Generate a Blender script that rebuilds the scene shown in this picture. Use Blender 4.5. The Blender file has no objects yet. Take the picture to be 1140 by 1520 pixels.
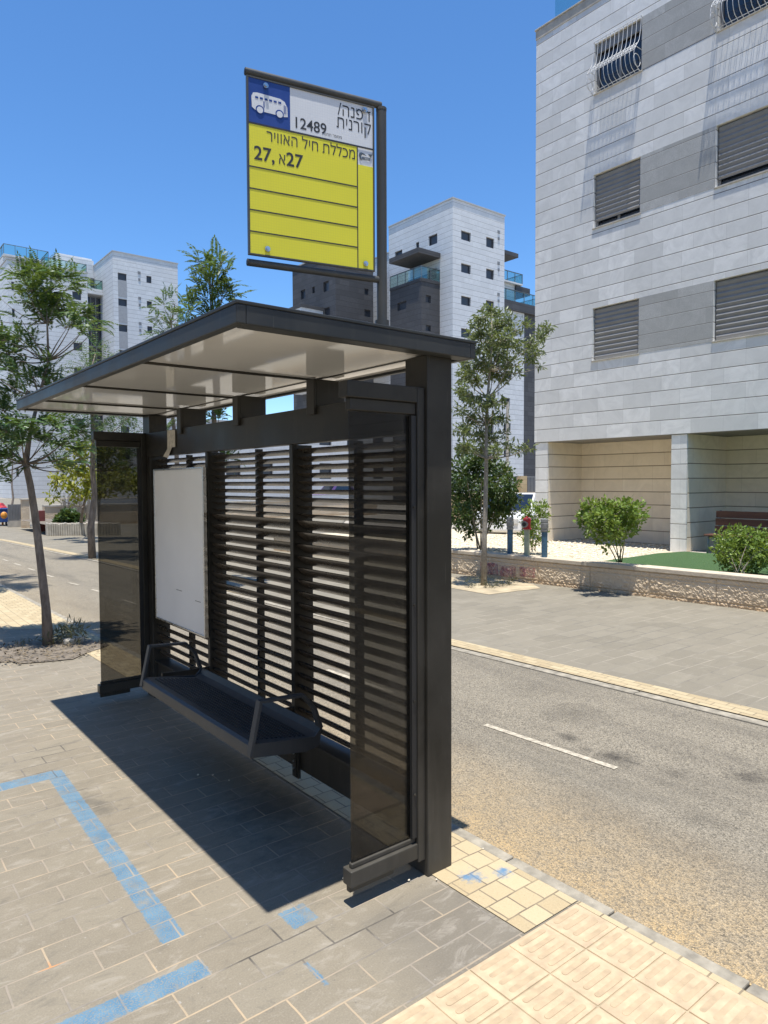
import bpy, math, random
from mathutils import Vector, Matrix
R = random.Random(7)
PI = math.pi
S = bpy.context.scene
COL = S.collection

# ------------------------------------------------------------------ camera
RIGHT = Vector((0.782787, -0.622276, -0.004119))
DOWN = Vector((-0.029428, -0.030406, -0.999104))
FWD = Vector((0.621593, 0.782208, -0.042113))
EYE = Vector((0, 0, 1.65))
F = 1035.555                                  # focal length in photo pixels (1140 x 1520)
cam = bpy.data.cameras.new('camera')
cam.sensor_fit = 'VERTICAL'; cam.sensor_height = 36; cam.lens = F / 1520 * 36
cam.clip_start = .05; cam.clip_end = 3000
camo = bpy.data.objects.new('camera', cam); COL.objects.link(camo)
m3 = Matrix((RIGHT, -DOWN, -FWD)).transposed()
camo.matrix_world = Matrix.Translation(EYE) @ m3.to_4x4()
S.camera = camo

# ------------------------------------------------------------------ sky, sun, exposure
SUN = Vector((-.105, -.12, 1)).normalized()   # towards the sun (roof shadow on the pavement)
W = bpy.data.worlds.new('World'); S.world = W; W.use_nodes = True
wn = W.node_tree.nodes; wl = W.node_tree.links
sky = wn.new('ShaderNodeTexSky'); sky.sky_type = 'NISHITA'; sky.sun_disc = False
sky.sun_elevation = math.asin(SUN.z); sky.sun_rotation = math.atan2(SUN.x, SUN.y)
sky.air_density = 1.0; sky.dust_density = .05; sky.ozone_density = 6.0; sky.altitude = 900
bg = wn['Background']; bg.inputs['Strength'].default_value = .115
hs = wn.new('ShaderNodeHueSaturation'); hs.inputs['Saturation'].default_value = 1.14; hs.inputs['Value'].default_value = 1.38
wl.new(sky.outputs[0], hs.inputs['Color']); wl.new(hs.outputs[0], bg.inputs['Color'])
sl = bpy.data.lights.new('sun', 'SUN'); sl.energy = 5.0; sl.angle = math.radians(.5); sl.color = (1, .965, .90)
so = bpy.data.objects.new('sun', sl); COL.objects.link(so)
so.rotation_euler = (-SUN).to_track_quat('-Z', 'Y').to_euler(); so.location = (0, 0, 60)
S.view_settings.view_transform = 'Standard'; S.view_settings.look = 'None'
S.view_settings.gamma = 1; S.view_settings.exposure = 0.44
S.cycles.max_bounces = 8; S.cycles.transparent_max_bounces = 12
S.cycles.caustics_reflective = False; S.cycles.caustics_refractive = False

# measuring helpers: a point of the photograph -> a point of the place
def ray(u, v): return RIGHT * ((u - 570) / F) + DOWN * ((v - 760) / F) + FWD
def at(u, v, d): return EYE + ray(u, v) * d
def gx(u, v, x): r = ray(u, v); return EYE + r * (x / r.x)
def gy(u, v, y): r = ray(u, v); return EYE + r * (y / r.y)
def gz(u, v, z=0): r = ray(u, v); return EYE + r * ((z - 1.65) / r.z)

# ------------------------------------------------------------------ mesh helpers
def wloc(o):
    v = Vector((0, 0, 0))
    while o: v += o.location; o = o.parent
    return v
class MB:
    def __init__(s): s.v = []; s.f = []
    def add(s, vs, fs):
        n = len(s.v); s.v += [tuple(p) for p in vs]; s.f += [tuple(i + n for i in q) for q in fs]
    def quad(s, *p): s.add(p, [tuple(range(len(p)))])
    def box(s, x0, x1, y0, y1, z0, z1):
        x0, x1 = min(x0, x1), max(x0, x1); y0, y1 = min(y0, y1), max(y0, y1); z0, z1 = min(z0, z1), max(z0, z1)
        s.add([(x, y, z) for z in (z0, z1) for y in (y0, y1) for x in (x0, x1)],
              [(0, 2, 3, 1), (4, 5, 7, 6), (0, 1, 5, 4), (2, 6, 7, 3), (0, 4, 6, 2), (1, 3, 7, 5)])
    def prism(s, pts, ex):
        n = len(pts); ex = Vector(ex); a = [Vector(p) for p in pts]; b = [p + ex for p in a]
        s.add(a + b, [tuple(range(n))[::-1], tuple(range(n, 2 * n))] + [(i, (i + 1) % n, n + (i + 1) % n, n + i) for i in range(n)])
    def tube(s, pts, r, n=8, cap=True):
        pts = [Vector(p) for p in pts]; k = len(pts)
        rs = r if isinstance(r, (list, tuple)) else [r] * k
        vs = []; up = None
        for i, p in enumerate(pts):
            d = (pts[min(i + 1, k - 1)] - pts[max(i - 1, 0)]).normalized()
            if up is None: up = d.orthogonal().normalized()
            up = (up - d * up.dot(d)).normalized(); w = d.cross(up)
            for j in range(n):
                a = 2 * PI * j / n; vs.append(p + (up * math.cos(a) + w * math.sin(a)) * rs[i])
        fs = [(i * n + j, i * n + (j + 1) % n, (i + 1) * n + (j + 1) % n, (i + 1) * n + j) for i in range(k - 1) for j in range(n)]
        if cap: fs += [tuple(range(n))[::-1], tuple(range((k - 1) * n, k * n))]
        s.add(vs, fs)
    def lathe(s, c, prof, n=20):
        c = Vector(c); k = len(prof)
        vs = [c + Vector((r * math.cos(2 * PI * j / n), r * math.sin(2 * PI * j / n), z)) for r, z in prof for j in range(n)]
        fs = [(i * n + j, i * n + (j + 1) % n, (i + 1) * n + (j + 1) % n, (i + 1) * n + j) for i in range(k - 1) for j in range(n)]
        s.add(vs, fs + [tuple(range(n))[::-1], tuple(range((k - 1) * n, k * n))])
    def ball(s, c, r, n=10, sq=(1, 1, 1)):
        c = Vector(c); prof = [(max(.001, math.sin(PI * i / n)), -math.cos(PI * i / n)) for i in range(n + 1)]
        m = 2 * n
        vs = [c + Vector((r * a * math.cos(2 * PI * j / m) * sq[0], r * a * math.sin(2 * PI * j / m) * sq[1], r * z * sq[2])) for a, z in prof for j in range(m)]
        s.add(vs, [(i * m + j, i * m + (j + 1) % m, (i + 1) * m + (j + 1) % m, (i + 1) * m + j) for i in range(n) for j in range(m)])
    def build(s, name, mat, parent=None, bevel=0, smooth=False, seg=2, angle=None):
        off = wloc(parent) if parent else Vector((0, 0, 0))
        me = bpy.data.meshes.new(name)
        me.from_pydata([(a - off.x, b - off.y, c - off.z) for a, b, c in s.v], [], s.f)
        if mat: me.materials.append(mat)
        if smooth:
            me.polygons.foreach_set('use_smooth', [True] * len(me.polygons))
            if angle: me.set_sharp_from_angle(angle=math.radians(angle))
        o = bpy.data.objects.new(name, me); COL.objects.link(o)
        if parent: o.parent = parent
        if bevel:
            b = o.modifiers.new('bevel', 'BEVEL'); b.width = bevel; b.segments = seg; b.limit_method = 'ANGLE'
        return o
def tag(o, label, cat, group=None):
    o['label'] = label; o['category'] = cat
    if group: o['group'] = group
    return o
def thing(name, loc, label, cat, group=None):
    o = bpy.data.objects.new(name, None); COL.objects.link(o); o.location = loc; o.empty_display_size = .2
    return tag(o, label, cat, group)
def struct(o, kind='structure'): o['kind'] = kind; return o
def copy_tree(o, parent=None):
    c = o.copy(); COL.objects.link(c)
    if parent: c.parent = parent
    for ch in list(o.children): copy_tree(ch, c)
    return c
def facade(mb, axis, c, u0, u1, z0, z1, holes, depth):
    """wall face on x=c or y=c with real openings and reveals; holes = (a, b, lo, hi)"""
    us = sorted({u0, u1} | {h for q in holes for h in q[:2]}); zs = sorted({z0, z1} | {h for q in holes for h in q[2:]})
    P = (lambda u, z, d=0: (c + d, u, z)) if axis == 'x' else (lambda u, z, d=0: (u, c + d, z))
    for i in range(len(us) - 1):
        for j in range(len(zs) - 1):
            um = (us[i] + us[i + 1]) / 2; zm = (zs[j] + zs[j + 1]) / 2
            if any(q[0] < um < q[1] and q[2] < zm < q[3] for q in holes): continue
            mb.quad(P(us[i], zs[j]), P(us[i + 1], zs[j]), P(us[i + 1], zs[j + 1]), P(us[i], zs[j + 1]))
    for a, b, lo, hi in holes:
        mb.quad(P(a, lo), P(b, lo), P(b, lo, depth), P(a, lo, depth)); mb.quad(P(a, hi), P(b, hi), P(b, hi, depth), P(a, hi, depth))
        mb.quad(P(a, lo), P(a, hi), P(a, hi, depth), P(a, lo, depth)); mb.quad(P(b, lo), P(b, hi), P(b, hi, depth), P(b, lo, depth))

# ------------------------------------------------------------------ materials
class N:
    def __init__(s, name):
        s.m = bpy.data.materials.new(name); s.m.use_nodes = True; s.t = s.m.node_tree; s.b = s.t.nodes['Principled BSDF']; s.out = s.t.nodes['Material Output']
    def n(s, typ, **kw):
        q = s.t.nodes.new('ShaderNode' + typ)
        for k, v in kw.items():
            if k in q.inputs.keys(): s.set(q.inputs[k], v)
            else: setattr(q, k, v)
        return q
    def set(s, sock, v):
        if hasattr(v, 'is_output'): s.t.links.new(v, sock)
        elif isinstance(v, (tuple, list)) and len(v) == 3 and sock.type == 'RGBA': sock.default_value = (*v, 1)
        else: sock.default_value = v
    def pos(s): return s.n('NewGeometry').outputs['Position']
    def noise(s, scale, detail=4, rough=.55, vec=None, dist=0):
        q = s.n('TexNoise', Scale=scale, Detail=detail, Roughness=rough, Distortion=dist); s.set(q.inputs['Vector'], vec or s.pos()); return q.outputs['Fac']
    def ramp(s, fac, a, b, lo=0, hi=1):
        q = s.n('MapRange', clamp=True); s.set(q.inputs[0], fac); q.inputs[1].default_value = a; q.inputs[2].default_value = b; q.inputs[3].default_value = lo; q.inputs[4].default_value = hi
        return q.outputs[0]
    def mix(s, fac, a, b, mode='MIX'):
        q = s.n('Mix', data_type='RGBA', blend_type=mode); s.set(q.inputs[0], fac); s.set(q.inputs[6], a); s.set(q.inputs[7], b); return q.outputs[2]
    def math(s, op, a, b=0, c=None):
        q = s.n('Math', operation=op); s.set(q.inputs[0], a); s.set(q.inputs[1], b)
        if c is not None: s.set(q.inputs[2], c)
        return q.outputs[0]
    def mapping(s, loc=(0, 0, 0), scale=(1, 1, 1), rot=(0, 0, 0), vec=None):
        q = s.n('Mapping'); s.set(q.inputs[0], vec or s.pos()); q.inputs[1].default_value = loc; q.inputs[2].default_value = rot; q.inputs[3].default_value = scale; return q.outputs[0]
    def bump(s, h, strength=.3, dist=.01):
        q = s.n('Bump', Strength=strength, Distance=dist); s.set(q.inputs['Height'], h); s.set(s.b.inputs['Normal'], q.outputs[0])
    def fin(s, col, rough=.6, spec=None, metal=None):
        s.set(s.b.inputs['Base Color'], col); s.set(s.b.inputs['Roughness'], rough)
        if spec is not None: s.b.inputs['Specular IOR Level'].default_value = spec
        if metal is not None: s.b.inputs['Metallic'].default_value = metal
        return s.m
def mul(c, k): return tuple(min(1, x * k) for x in c)
def plain(name, c, rough=.55, var=.2, scale=6, metal=0, spec=None, bump=0, bscale=60):
    k = N(name); f = k.noise(scale, 5)
    col = k.mix(k.ramp(f, .3, .7), mul(c, 1 - var), mul(c, 1 + var))
    if bump: k.bump(k.noise(bscale, 3), bump, .004)
    return k.fin(col, k.ramp(f, .3, .7, max(.05, rough - .08), min(1, rough + .08)), spec, metal)
def paint(name, c, rough=.38, dust=.35, spec=.28):
    """powder-coated metal with faint dust, runs and rubbed patches"""
    k = N(name); f = k.noise(2.2, 6, .62); g = k.noise(28, 4, vec=k.mapping(scale=(1, 1, .12)))
    sx = k.n('SeparateXYZ', Vector=k.pos()); low = k.math('MULTIPLY', k.ramp(k.math('ADD', sx.outputs[2], k.math('MULTIPLY', g, .5)), .8, .2), .34); d = k.math('ADD', k.math('MULTIPLY', k.ramp(f, .45, .72), dust), low); scr = k.noise(60, 2, .5, vec=k.mapping(scale=(3, 3, .05))); d = k.math('ADD', d, k.ramp(scr, .735, .76, 0, .5)); d = k.math('ADD', d, k.math('MULTIPLY', k.ramp(g, .58, .75), dust * .35))  # low: paler foot, ground reflection painted in together with splashed dust
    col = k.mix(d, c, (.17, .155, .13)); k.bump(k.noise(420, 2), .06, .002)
    return k.fin(col, k.ramp(f, .3, .7, rough - .07, rough + .14), spec)
def cladding(name, c1, c2, joint, w=.62, h=.30, z0=0, scale_u=1, jw=.006, rough=.75, vert=True, grit=.05):
    """sawn stone courses; u = x + y so that walls along either axis read right"""
    k = N(name); p = k.pos(); sx = k.n('SeparateXYZ', Vector=p); u = k.math('ADD', sx.outputs[0], sx.outputs[1])
    cv = k.n('CombineXYZ', X=k.math('ADD', u, 200.0), Y=k.math('ADD', sx.outputs[2], 60.0 * h - z0))
    br = k.n('TexBrick', offset=.37, offset_frequency=3, Color1=(0, 0, 0), Color2=(1, 1, 1), Mortar=(.5, .5, .5), Scale=1, Bias=0)
    br.inputs['Mortar Size'].default_value = jw * .22; br.inputs['Mortar Smooth'].default_value = .2
    br.inputs['Brick Width'].default_value = w; br.inputs['Row Height'].default_value = h; k.set(br.inputs['Vector'], cv.outputs[0])
    fy = k.math('FRACT', k.math('DIVIDE', k.math('ADD', sx.outputs[2], 60.0 * h - z0), h))
    row = k.ramp(k.math('ABSOLUTE', k.math('SUBTRACT', fy, .5)), .5 - jw * 1.6 / h, .5 - jw * .7 / h)
    cl = k.noise(2.3, 8, .66, dist=1.5); gr = k.noise(90, 3)
    col = k.mix(br.outputs['Color'], c1, c2); col = k.mix(k.ramp(cl, .40, .68, 0, .65), col, mul(c1, .86))
    col = k.mix(k.ramp(gr, .35, .7, 0, grit * 3), col, mul(c1, .72))
    col = k.mix(k.math('MULTIPLY', br.outputs['Fac'], .6 if vert else 0), col, joint); col = k.mix(row, col, joint)
    hgt = k.math('SUBTRACT', k.math('MULTIPLY', gr, grit), row); k.bump(hgt, .5, .008)
    return k.fin(col, rough)
def glass(name, tint, refl=1.0, rough=.02, dust=0):
    k = N(name); k.t.nodes.remove(k.b)
    tr = k.n('BsdfTransparent', Color=tint); gl = k.n('BsdfGlossy', Roughness=rough); fr = k.n('Fresnel', IOR=1.5)
    q = k.n('MixShader'); k.set(q.inputs[0], k.math('MULTIPLY', fr.outputs[0], refl)); k.set(q.inputs[1], tr.outputs[0]); k.set(q.inputs[2], gl.outputs[0])
    if dust:
        ns = k.noise(3.5, 6, .7, vec=k.mapping(scale=(1, 1, .45)), dist=1.2); df = k.n('BsdfDiffuse', Color=(.40, .37, .32)); m2 = k.n('MixShader'); k.set(m2.inputs[0], k.ramp(ns, .42, .75, .01, dust)); k.set(m2.inputs[1], q.outputs[0]); k.set(m2.inputs[2], df.outputs[0]); q = m2
    k.set(k.out.inputs['Surface'], q.outputs[0]); return k.m
def leafmat(name, a, b, c, trans=.35):
    k = N(name); g = k.n('NewGeometry'); r = g.outputs['Random Per Island']
    col = k.mix(r, a, b); col = k.mix(k.ramp(k.noise(1.6, 3), .45, .7), col, c)
    k.set(k.b.inputs['Base Color'], col); k.b.inputs['Roughness'].default_value = .45
    tl = k.n('BsdfTranslucent'); k.set(tl.inputs['Color'], k.mix(.5, col, (.25, .30, .03)))
    q = k.n('MixShader'); q.inputs[0].default_value = trans; k.set(q.inputs[1], k.b.outputs[0]); k.set(q.inputs[2], tl.outputs[0])
    k.set(k.out.inputs['Surface'], q.outputs[0]); return k.m
PW, PH, PX0, PY0 = .2755, .1265, .545, 2.905       # paver size and the joint it starts from
def paver_nodes(k, w=PW, h=PH, x0=PX0, y0=PY0, ms=.0042, rot=False):
    warp = k.n('VectorMath', operation='SCALE', Scale=.009); nz = k.n('TexNoise', Scale=6.5, Detail=3); k.set(nz.inputs['Vector'], k.pos())
    sb = k.n('VectorMath', operation='SUBTRACT'); k.set(sb.inputs[0], nz.outputs['Color']); sb.inputs[1].default_value = (.5, .5, .5)
    k.set(warp.inputs[0], sb.outputs[0]); ad = k.n('VectorMath', operation='ADD'); k.set(ad.inputs[0], k.pos()); k.set(ad.inputs[1], warp.outputs[0])
    src = ad.outputs[0]
    if rot: q = k.n('SeparateXYZ', Vector=src); src = k.n('CombineXYZ', X=q.outputs[1], Y=q.outputs[0]).outputs[0]
    v = k.mapping(loc=(w * 400 - x0, h * 800 - y0, 0), vec=src)
    br = k.n('TexBrick', offset=.5, offset_frequency=2, Color1=(0, 0, 0), Color2=(1, 1, 1), Mortar=(.5, .5, .5), Scale=1, Bias=0)
    br.inputs['Mortar Size'].default_value = ms; br.inputs['Mortar Smooth'].default_value = .35
    br.inputs['Brick Width'].default_value = w; br.inputs['Row Height'].default_value = h; k.set(br.inputs['Vector'], v)
    return br.outputs['Color'], br.outputs['Fac']
def blob(k, c, r, soft=.6, nz=None):
    d = k.n('VectorMath', operation='DISTANCE'); k.set(d.inputs[0], k.pos()); d.inputs[1].default_value = (*c, 0)
    e = d.outputs['Value']
    if nz is not None: e = k.math('ADD', e, k.math('MULTIPLY', k.math('SUBTRACT', nz, .5), r * 2.6))
    return k.ramp(e, r, r * (1 - soft))
def mat_pavers():
    k = N('grey_pavers'); c, fac = paver_nodes(k)
    big = k.noise(.9, 5, .6); fine = k.noise(160, 3, .7); mid = k.noise(14, 6, .65); pat = k.noise(1.7, 4, .6, dist=.8)
    col = k.mix(c, (.230, .195, .136), (.270, .232, .163)); col = k.mix(k.ramp(mid, .35, .75, 0, .5), col, (.287, .248, .176))
    col = k.mix(k.ramp(fine, .5, .78, 0, .5), col, (.41, .36, .27)); col = k.mix(k.ramp(fine, .42, .25, 0, .45), col, (.12, .108, .088))
    col = k.mix(k.ramp(big, .45, .7, 0, .35), col, (.31, .26, .18))
    sx = k.n('SeparateXYZ', Vector=k.pos())
    nx = k.math('ADD', sx.outputs[0], k.math('MULTIPLY', k.math('SUBTRACT', mid, .5), .03))
    newer = k.math('MULTIPLY', k.ramp(nx, 1.38, 1.62), k.math('MULTIPLY', k.ramp(sx.outputs[1], 2.12, 2.0), k.ramp(sx.outputs[1], 1.1, 1.4)))
    col = k.mix(k.math('MULTIPLY', newer, .42), col, (.14, .128, .108))
    spots = k.noise(48, 2, .5); col = k.mix(k.ramp(spots, .70, .76, 0, .55), col, (.46, .43, .37)); col = k.mix(k.ramp(spots, .29, .24, 0, .5), col, (.12, .11, .095))
    scuff = k.noise(5, 7, .72, vec=k.mapping(scale=(1, 2.2, 1), rot=(0, 0, .5)), dist=1.2); col = k.mix(k.ramp(scuff, .54, .70, 0, .6), col, (.42, .375, .295)); col = k.mix(k.ramp(scuff, .45, .30, 0, .55), col, (.15, .135, .105))
    for cx, cy, r, a in ((1.0, 3.75, .12, .45), (.95, 3.35, .1, .35), (1.05, 3.6, .09, .4), (1.7, 3.1, .3, .4), (1.55, 2.7, .2, .3)):
        col = k.mix(k.math('MULTIPLY', blob(k, (cx, cy), r, .9, mid), a), col, (.07, .068, .062))      # trodden dirt
    sand = k.ramp(pat, .42, .62); dirt = k.ramp(pat, .42, .3)
    j = k.mix(sand, (.29, .255, .20), (.48, .365, .225)); j = k.mix(dirt, j, (.10, .088, .07))
    edge = k.math('MULTIPLY', fac, k.ramp(k.noise(9, 4), .25, .5, .35, 1))
    ring = k.mix(k.math('MULTIPLY', blob(k, (.548, 2.52), .05, .8), .8), j, (.62, .27, .10))
    ex = k.math('MULTIPLY', k.math('SUBTRACT', k.noise(60, 3, .6), .5), .022); ey = k.math('MULTIPLY', k.math('SUBTRACT', k.noise(75, 3, .6), .5), .022)
    qx = k.math('ADD', sx.outputs[0], ex); qy = k.math('ADD', sx.outputs[1], ey); sk = k.math('SUBTRACT', qx, k.math('MULTIPLY', qy, .0165)); blue = None
    for vx, x0, x1, y0, y1 in ((qx, .3, .975, 4.17, 4.285), (sk, .846, .934, 2.40, 4.27), (qx, .42, .962, 2.15, 2.246), (qx, 1.297, 1.41, 2.179, 2.298), (qx, 1.226, 1.245, 1.865, 2.0)):
        m_ = k.math('MULTIPLY', k.math('MULTIPLY', k.ramp(vx, x0 - .002, x0 + .004), k.ramp(vx, x1 + .002, x1 - .004)), k.math('MULTIPLY', k.ramp(qy, y0 - .002, y0 + .004), k.ramp(qy, y1 + .002, y1 - .004)))
        blue = m_ if blue is None else k.math('MAXIMUM', blue, m_)
    worn = k.math('MULTIPLY', k.ramp(fine, .62, .48, .25, 1), k.ramp(k.noise(11, 5, .7), .70, .5, .3, 1)); bc = k.mix(k.ramp(mid, .3, .7), (.080, .185, .275), (.15, .27, .345))
    col = k.mix(k.math('MULTIPLY', blue, worn), col, bc)
    col = k.mix(k.math('MULTIPLY', edge, k.math('SUBTRACT', 1.0, k.math('MULTIPLY', blue, .35))), col, ring)
    h = k.math('SUBTRACT', k.math('ADD', k.math('MULTIPLY', fine, .10), k.math('MULTIPLY', mid, .15)), k.math('MULTIPLY', fac, .7)); k.bump(h, .45, .006)
    return k.fin(k.mix(1.0, col, (.88, .885, .93), 'MULTIPLY'), .82, .3)
def mat_setts(name='tan_setts', w=.105, h=.103, x0=1.956, y0=1.82, light=1.0, swap=False):
    k = N(name); c, fac = paver_nodes(k, w, h, x0, y0, .0038, swap)
    fine = k.noise(170, 3, .7); mid = k.noise(12, 5)
    col = k.mix(c, mul((.44, .345, .205), light), mul((.55, .445, .275), light)); col = k.mix(k.ramp(fine, .5, .75, 0, .4), col, (.62, .52, .34)); col = k.mix(k.ramp(fine, .4, .22, 0, .6), col, (.16, .13, .1))
    col = k.mix(k.ramp(mid, .5, .75, 0, .4), col, (.5, .38, .22))
    col = k.mix(k.math('MULTIPLY', fac, k.ramp(k.noise(7, 3), .3, .6, .4, 1)), col, (.20, .16, .11))
    if not swap:
        for cx, cy, r in ((2.06, 2.0, .055), (2.03, 2.02, .03), (2.175, 1.945, .045), (2.20, 1.95, .03)): col = k.mix(k.math('MULTIPLY', blob(k, (cx, cy), r, .8, k.noise(40, 4, .7)), .75), col, (.10, .22, .36))
    k.bump(k.math('SUBTRACT', k.math('MULTIPLY', fine, .15), k.math('MULTIPLY', fac, .8)), .5, .006)
    return k.fin(k.mix(1.0, col, (.92, .92, .92), 'MULTIPLY'), .85, .3)
def mat_asphalt():
    k = N('worn_asphalt'); v = k.n('TexVoronoi', Scale=150); k.set(v.inputs['Vector'], k.pos()); v2 = k.n('TexVoronoi', Scale=75); k.set(v2.inputs['Vector'], k.pos())
    big = k.noise(.7, 5, .6); mid = k.noise(5, 6, .7); sx = k.n('SeparateXYZ', Vector=k.pos())
    bw = k.n('RGBToBW'); k.set(bw.inputs[0], v.outputs['Color']); bw2 = k.n('RGBToBW'); k.set(bw2.inputs[0], v2.outputs['Color'])
    col = k.mix(k.ramp(bw.outputs[0], .15, .85), (.15, .132, .10), (.56, .48, .35)); col = k.mix(k.ramp(bw2.outputs[0], .2, .9, 0, .5), col, (.40, .345, .26))
    col = k.mix(k.ramp(big, .4, .65, 0, .4), col, (.34, .295, .22)); col = k.mix(k.ramp(mid, .52, .75, 0, .35), col, (.16, .142, .115))
    along = k.noise(1.1, 6, .65, vec=k.mapping(scale=(1.6, .35, 1)), dist=.5); col = k.mix(k.ramp(along, .48, .68, 0, .5), col, (.165, .145, .115))
    gap = k.ramp(v.outputs['Distance'], .0, .006); speck = k.ramp(bw.outputs[0], .3, .6)
    d = k.ramp(sx.outputs[0], 3.2, 2.28); near = k.ramp(sx.outputs[1], 5.5, 2.2, .25, 1); sandm = k.math('MULTIPLY', k.math('MULTIPLY', d, near), k.ramp(mid, .25, .62, .35, 1))
    sandm = k.math('MULTIPLY', sandm, k.math('ADD', .35, k.math('MULTIPLY', speck, .75)))
    col = k.mix(sandm, col, (.68, .485, .25))
    for cx, cy, r, a in ((3.70, 2.74, .10, .6), (3.66, 2.36, .15, .75), (3.62, 2.55, .06, .5), (3.70, 2.02, .09, .35), (3.98, 1.72, .13, .55), (4.12, 3.0, .3, .35), (4.35, 3.6, .3, .2), (3.3, 1.65, .14, .25)):
        col = k.mix(k.math('MULTIPLY', blob(k, (cx, cy), r, .9, mid), a), col, (.05, .045, .04))      # oil spots
    k.bump(k.math('ADD', v.outputs['Distance'], k.math('MULTIPLY', k.noise(55, 3), .2)), .9, .012)
    return k.fin(k.mix(1.0, col, (.88, .89, .92), 'MULTIPLY'), .88, .25)
M = {}
M['pavers'] = mat_pavers(); M['setts'] = mat_setts(); M['setts_far'] = mat_setts('far_setts', .15, .07, 2.1, 4.885, .95, True); M['asphalt'] = mat_asphalt()
M['tanbrick'] = mat_setts('tan_block_paving', .2, .10, 1.5, 1.5, 1.0, True)
def mat_far_pavers():
    k = N('far_pavers'); c, fac = paver_nodes(k, .40, .20, 5.08, 2.1, .005)
    big = k.noise(.6, 5, .6); mid = k.noise(6, 6, .65); fine = k.noise(120, 3); scuff = k.noise(2.2, 7, .72, vec=k.mapping(scale=(1, 2.5, 1)), dist=1.0)
    col = k.mix(c, (.215, .19, .145), (.262, .232, .178)); col = k.mix(k.ramp(big, .4, .7, 0, .5), col, (.26, .228, .172)); col = k.mix(k.ramp(mid, .55, .8, 0, .5), col, (.35, .31, .24)); col = k.mix(k.ramp(mid, .42, .25, 0, .4), col, (.14, .134, .125))
    col = k.mix(k.ramp(scuff, .56, .76, 0, .55), col, (.37, .335, .275)); col = k.mix(k.ramp(scuff, .42, .26, 0, .5), col, (.14, .125, .10)); col = k.mix(k.ramp(fine, .5, .8, 0, .3), col, (.38, .36, .32))
    col = k.mix(k.math('MULTIPLY', fac, k.ramp(k.noise(3, 4), .3, .6, .2, .9)), col, k.mix(k.ramp(big, .45, .55), (.13, .12, .11), (.42, .37, .30)))
    k.bump(k.math('SUBTRACT', k.math('MULTIPLY', mid, .2), k.math('MULTIPLY', fac, .7)), .4, .006); return k.fin(k.mix(1.0, col, (.9, .9, .89), 'MULTIPLY'), .85, .3)
M['farpavers'] = mat_far_pavers()
M['kerb'] = plain('concrete_kerb', (.30, .265, .205), .85, .35, 14, bump=.4, bscale=130)
M['concrete'] = plain('pale_concrete', (.47, .43, .36), .85, .2, 5, bump=.4, bscale=100)
M['lane'] = (lambda k: k.fin(k.mix(k.ramp(k.noise(22, 7, .85), .44, .57), (.52, .46, .355), (.31, .27, .205)), .8))(N('worn_white_paint'))
M['sandsoil'] = plain('sandy_soil', (.42, .34, .22), .95, .3, 4, bump=.6, bscale=60)
M['earth'] = plain('far_ground', (.36, .32, .26), .95, .25, .4, bump=.4, bscale=8)
M['soil'] = plain('dark_soil', (.17, .14, .105), .95, .4, 9, bump=.9, bscale=40)
M['tactile'] = plain('tactile_tile', (.49, .37, .235), .8, .2, 17, bump=.3, bscale=160)
M['tbar'] = plain('tactile_bar', (.44, .33, .205), .8, .15, 20, bump=.3, bscale=160)
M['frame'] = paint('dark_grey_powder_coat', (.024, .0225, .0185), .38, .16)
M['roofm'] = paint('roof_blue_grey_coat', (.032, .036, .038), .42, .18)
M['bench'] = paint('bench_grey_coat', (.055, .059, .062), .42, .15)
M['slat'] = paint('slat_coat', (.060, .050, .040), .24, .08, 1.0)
M['soffit'] = (lambda k: k.fin(k.mix(k.ramp(k.noise(3, 4), .3, .7), (.86, .86, .85), (.91, .91, .90)), .06, 1.0))(N('glossy_white_soffit'))
M['tint'] = glass('smoked_glass', (.365, .362, .35), .45, .02, .04)
M['poster'] = (lambda k: k.fin(k.mix(k.ramp(k.noise(2.5, 5), .35, .7), (.84, .84, .82), (.90, .90, .88)), .35))(N('blank_poster_sheet'))
M['alu'] = plain('bare_aluminium', (.55, .55, .54), .3, .1, 20, metal=1)
M['black'] = plain('black_rubber', (.02, .02, .02), .6, .1)
M['stone'] = cladding('pale_grey_limestone', (.72, .71, .675), (.92, .905, .865), (.19, .18, .165), .62, .2925, 2.57, jw=.0068)
M['stone_tan_bounce'] = cladding('limestone_with_warm_bounce', (.83, .73, .585), (.89, .80, .66), (.28, .22, .15), .75, .29, .26, rough=.8, jw=.008)  # tan is partly the stone's own, partly warm gravel bounce painted in
M['rough'] = cladding('bush_hammered_stone', (.43, .425, .40), (.58, .575, .545), (.20, .195, .18), .9, .2925, 2.57, jw=.005, rough=.9, grit=.22)
M['far_stone'] = cladding('white_stone_far', (.62, .62, .61), (.70, .70, .69), (.30, .30, .29), 1.1, .5, 0, jw=.014)
M['dark_stone'] = cladding('dark_basalt_far', (.055, .054, .056), (.085, .083, .085), (.03, .03, .03), 1.1, .5, 0, jw=.014)
M['shutter'] = plain('grey_roller_shutter', (.25, .245, .235), .5, .08, 5)
M['wframe'] = plain('grey_window_frame', (.20, .20, .20), .45, .1, 5)
M['pane'] = plain('dark_window_glass', (.012, .016, .024), .06, .1, 1, spec=.8)
M['farframe'] = plain('dark_far_frame', (.06, .06, .065), .5, .1); M['farpane'] = plain('dark_far_shutter', (.045, .047, .055), .35, .15, 3); M['coping'] = plain('grey_coping', (.42, .42, .41), .7, .1); M['bars'] = plain('slim_rail', (.12, .14, .15), .5, .1)
M['railglass'] = glass('green_rail_glass', (.80, .92, .90), .35, .05)
M['white'] = plain('white_enamel', (.66, .66, .65), .4, .05)
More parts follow.
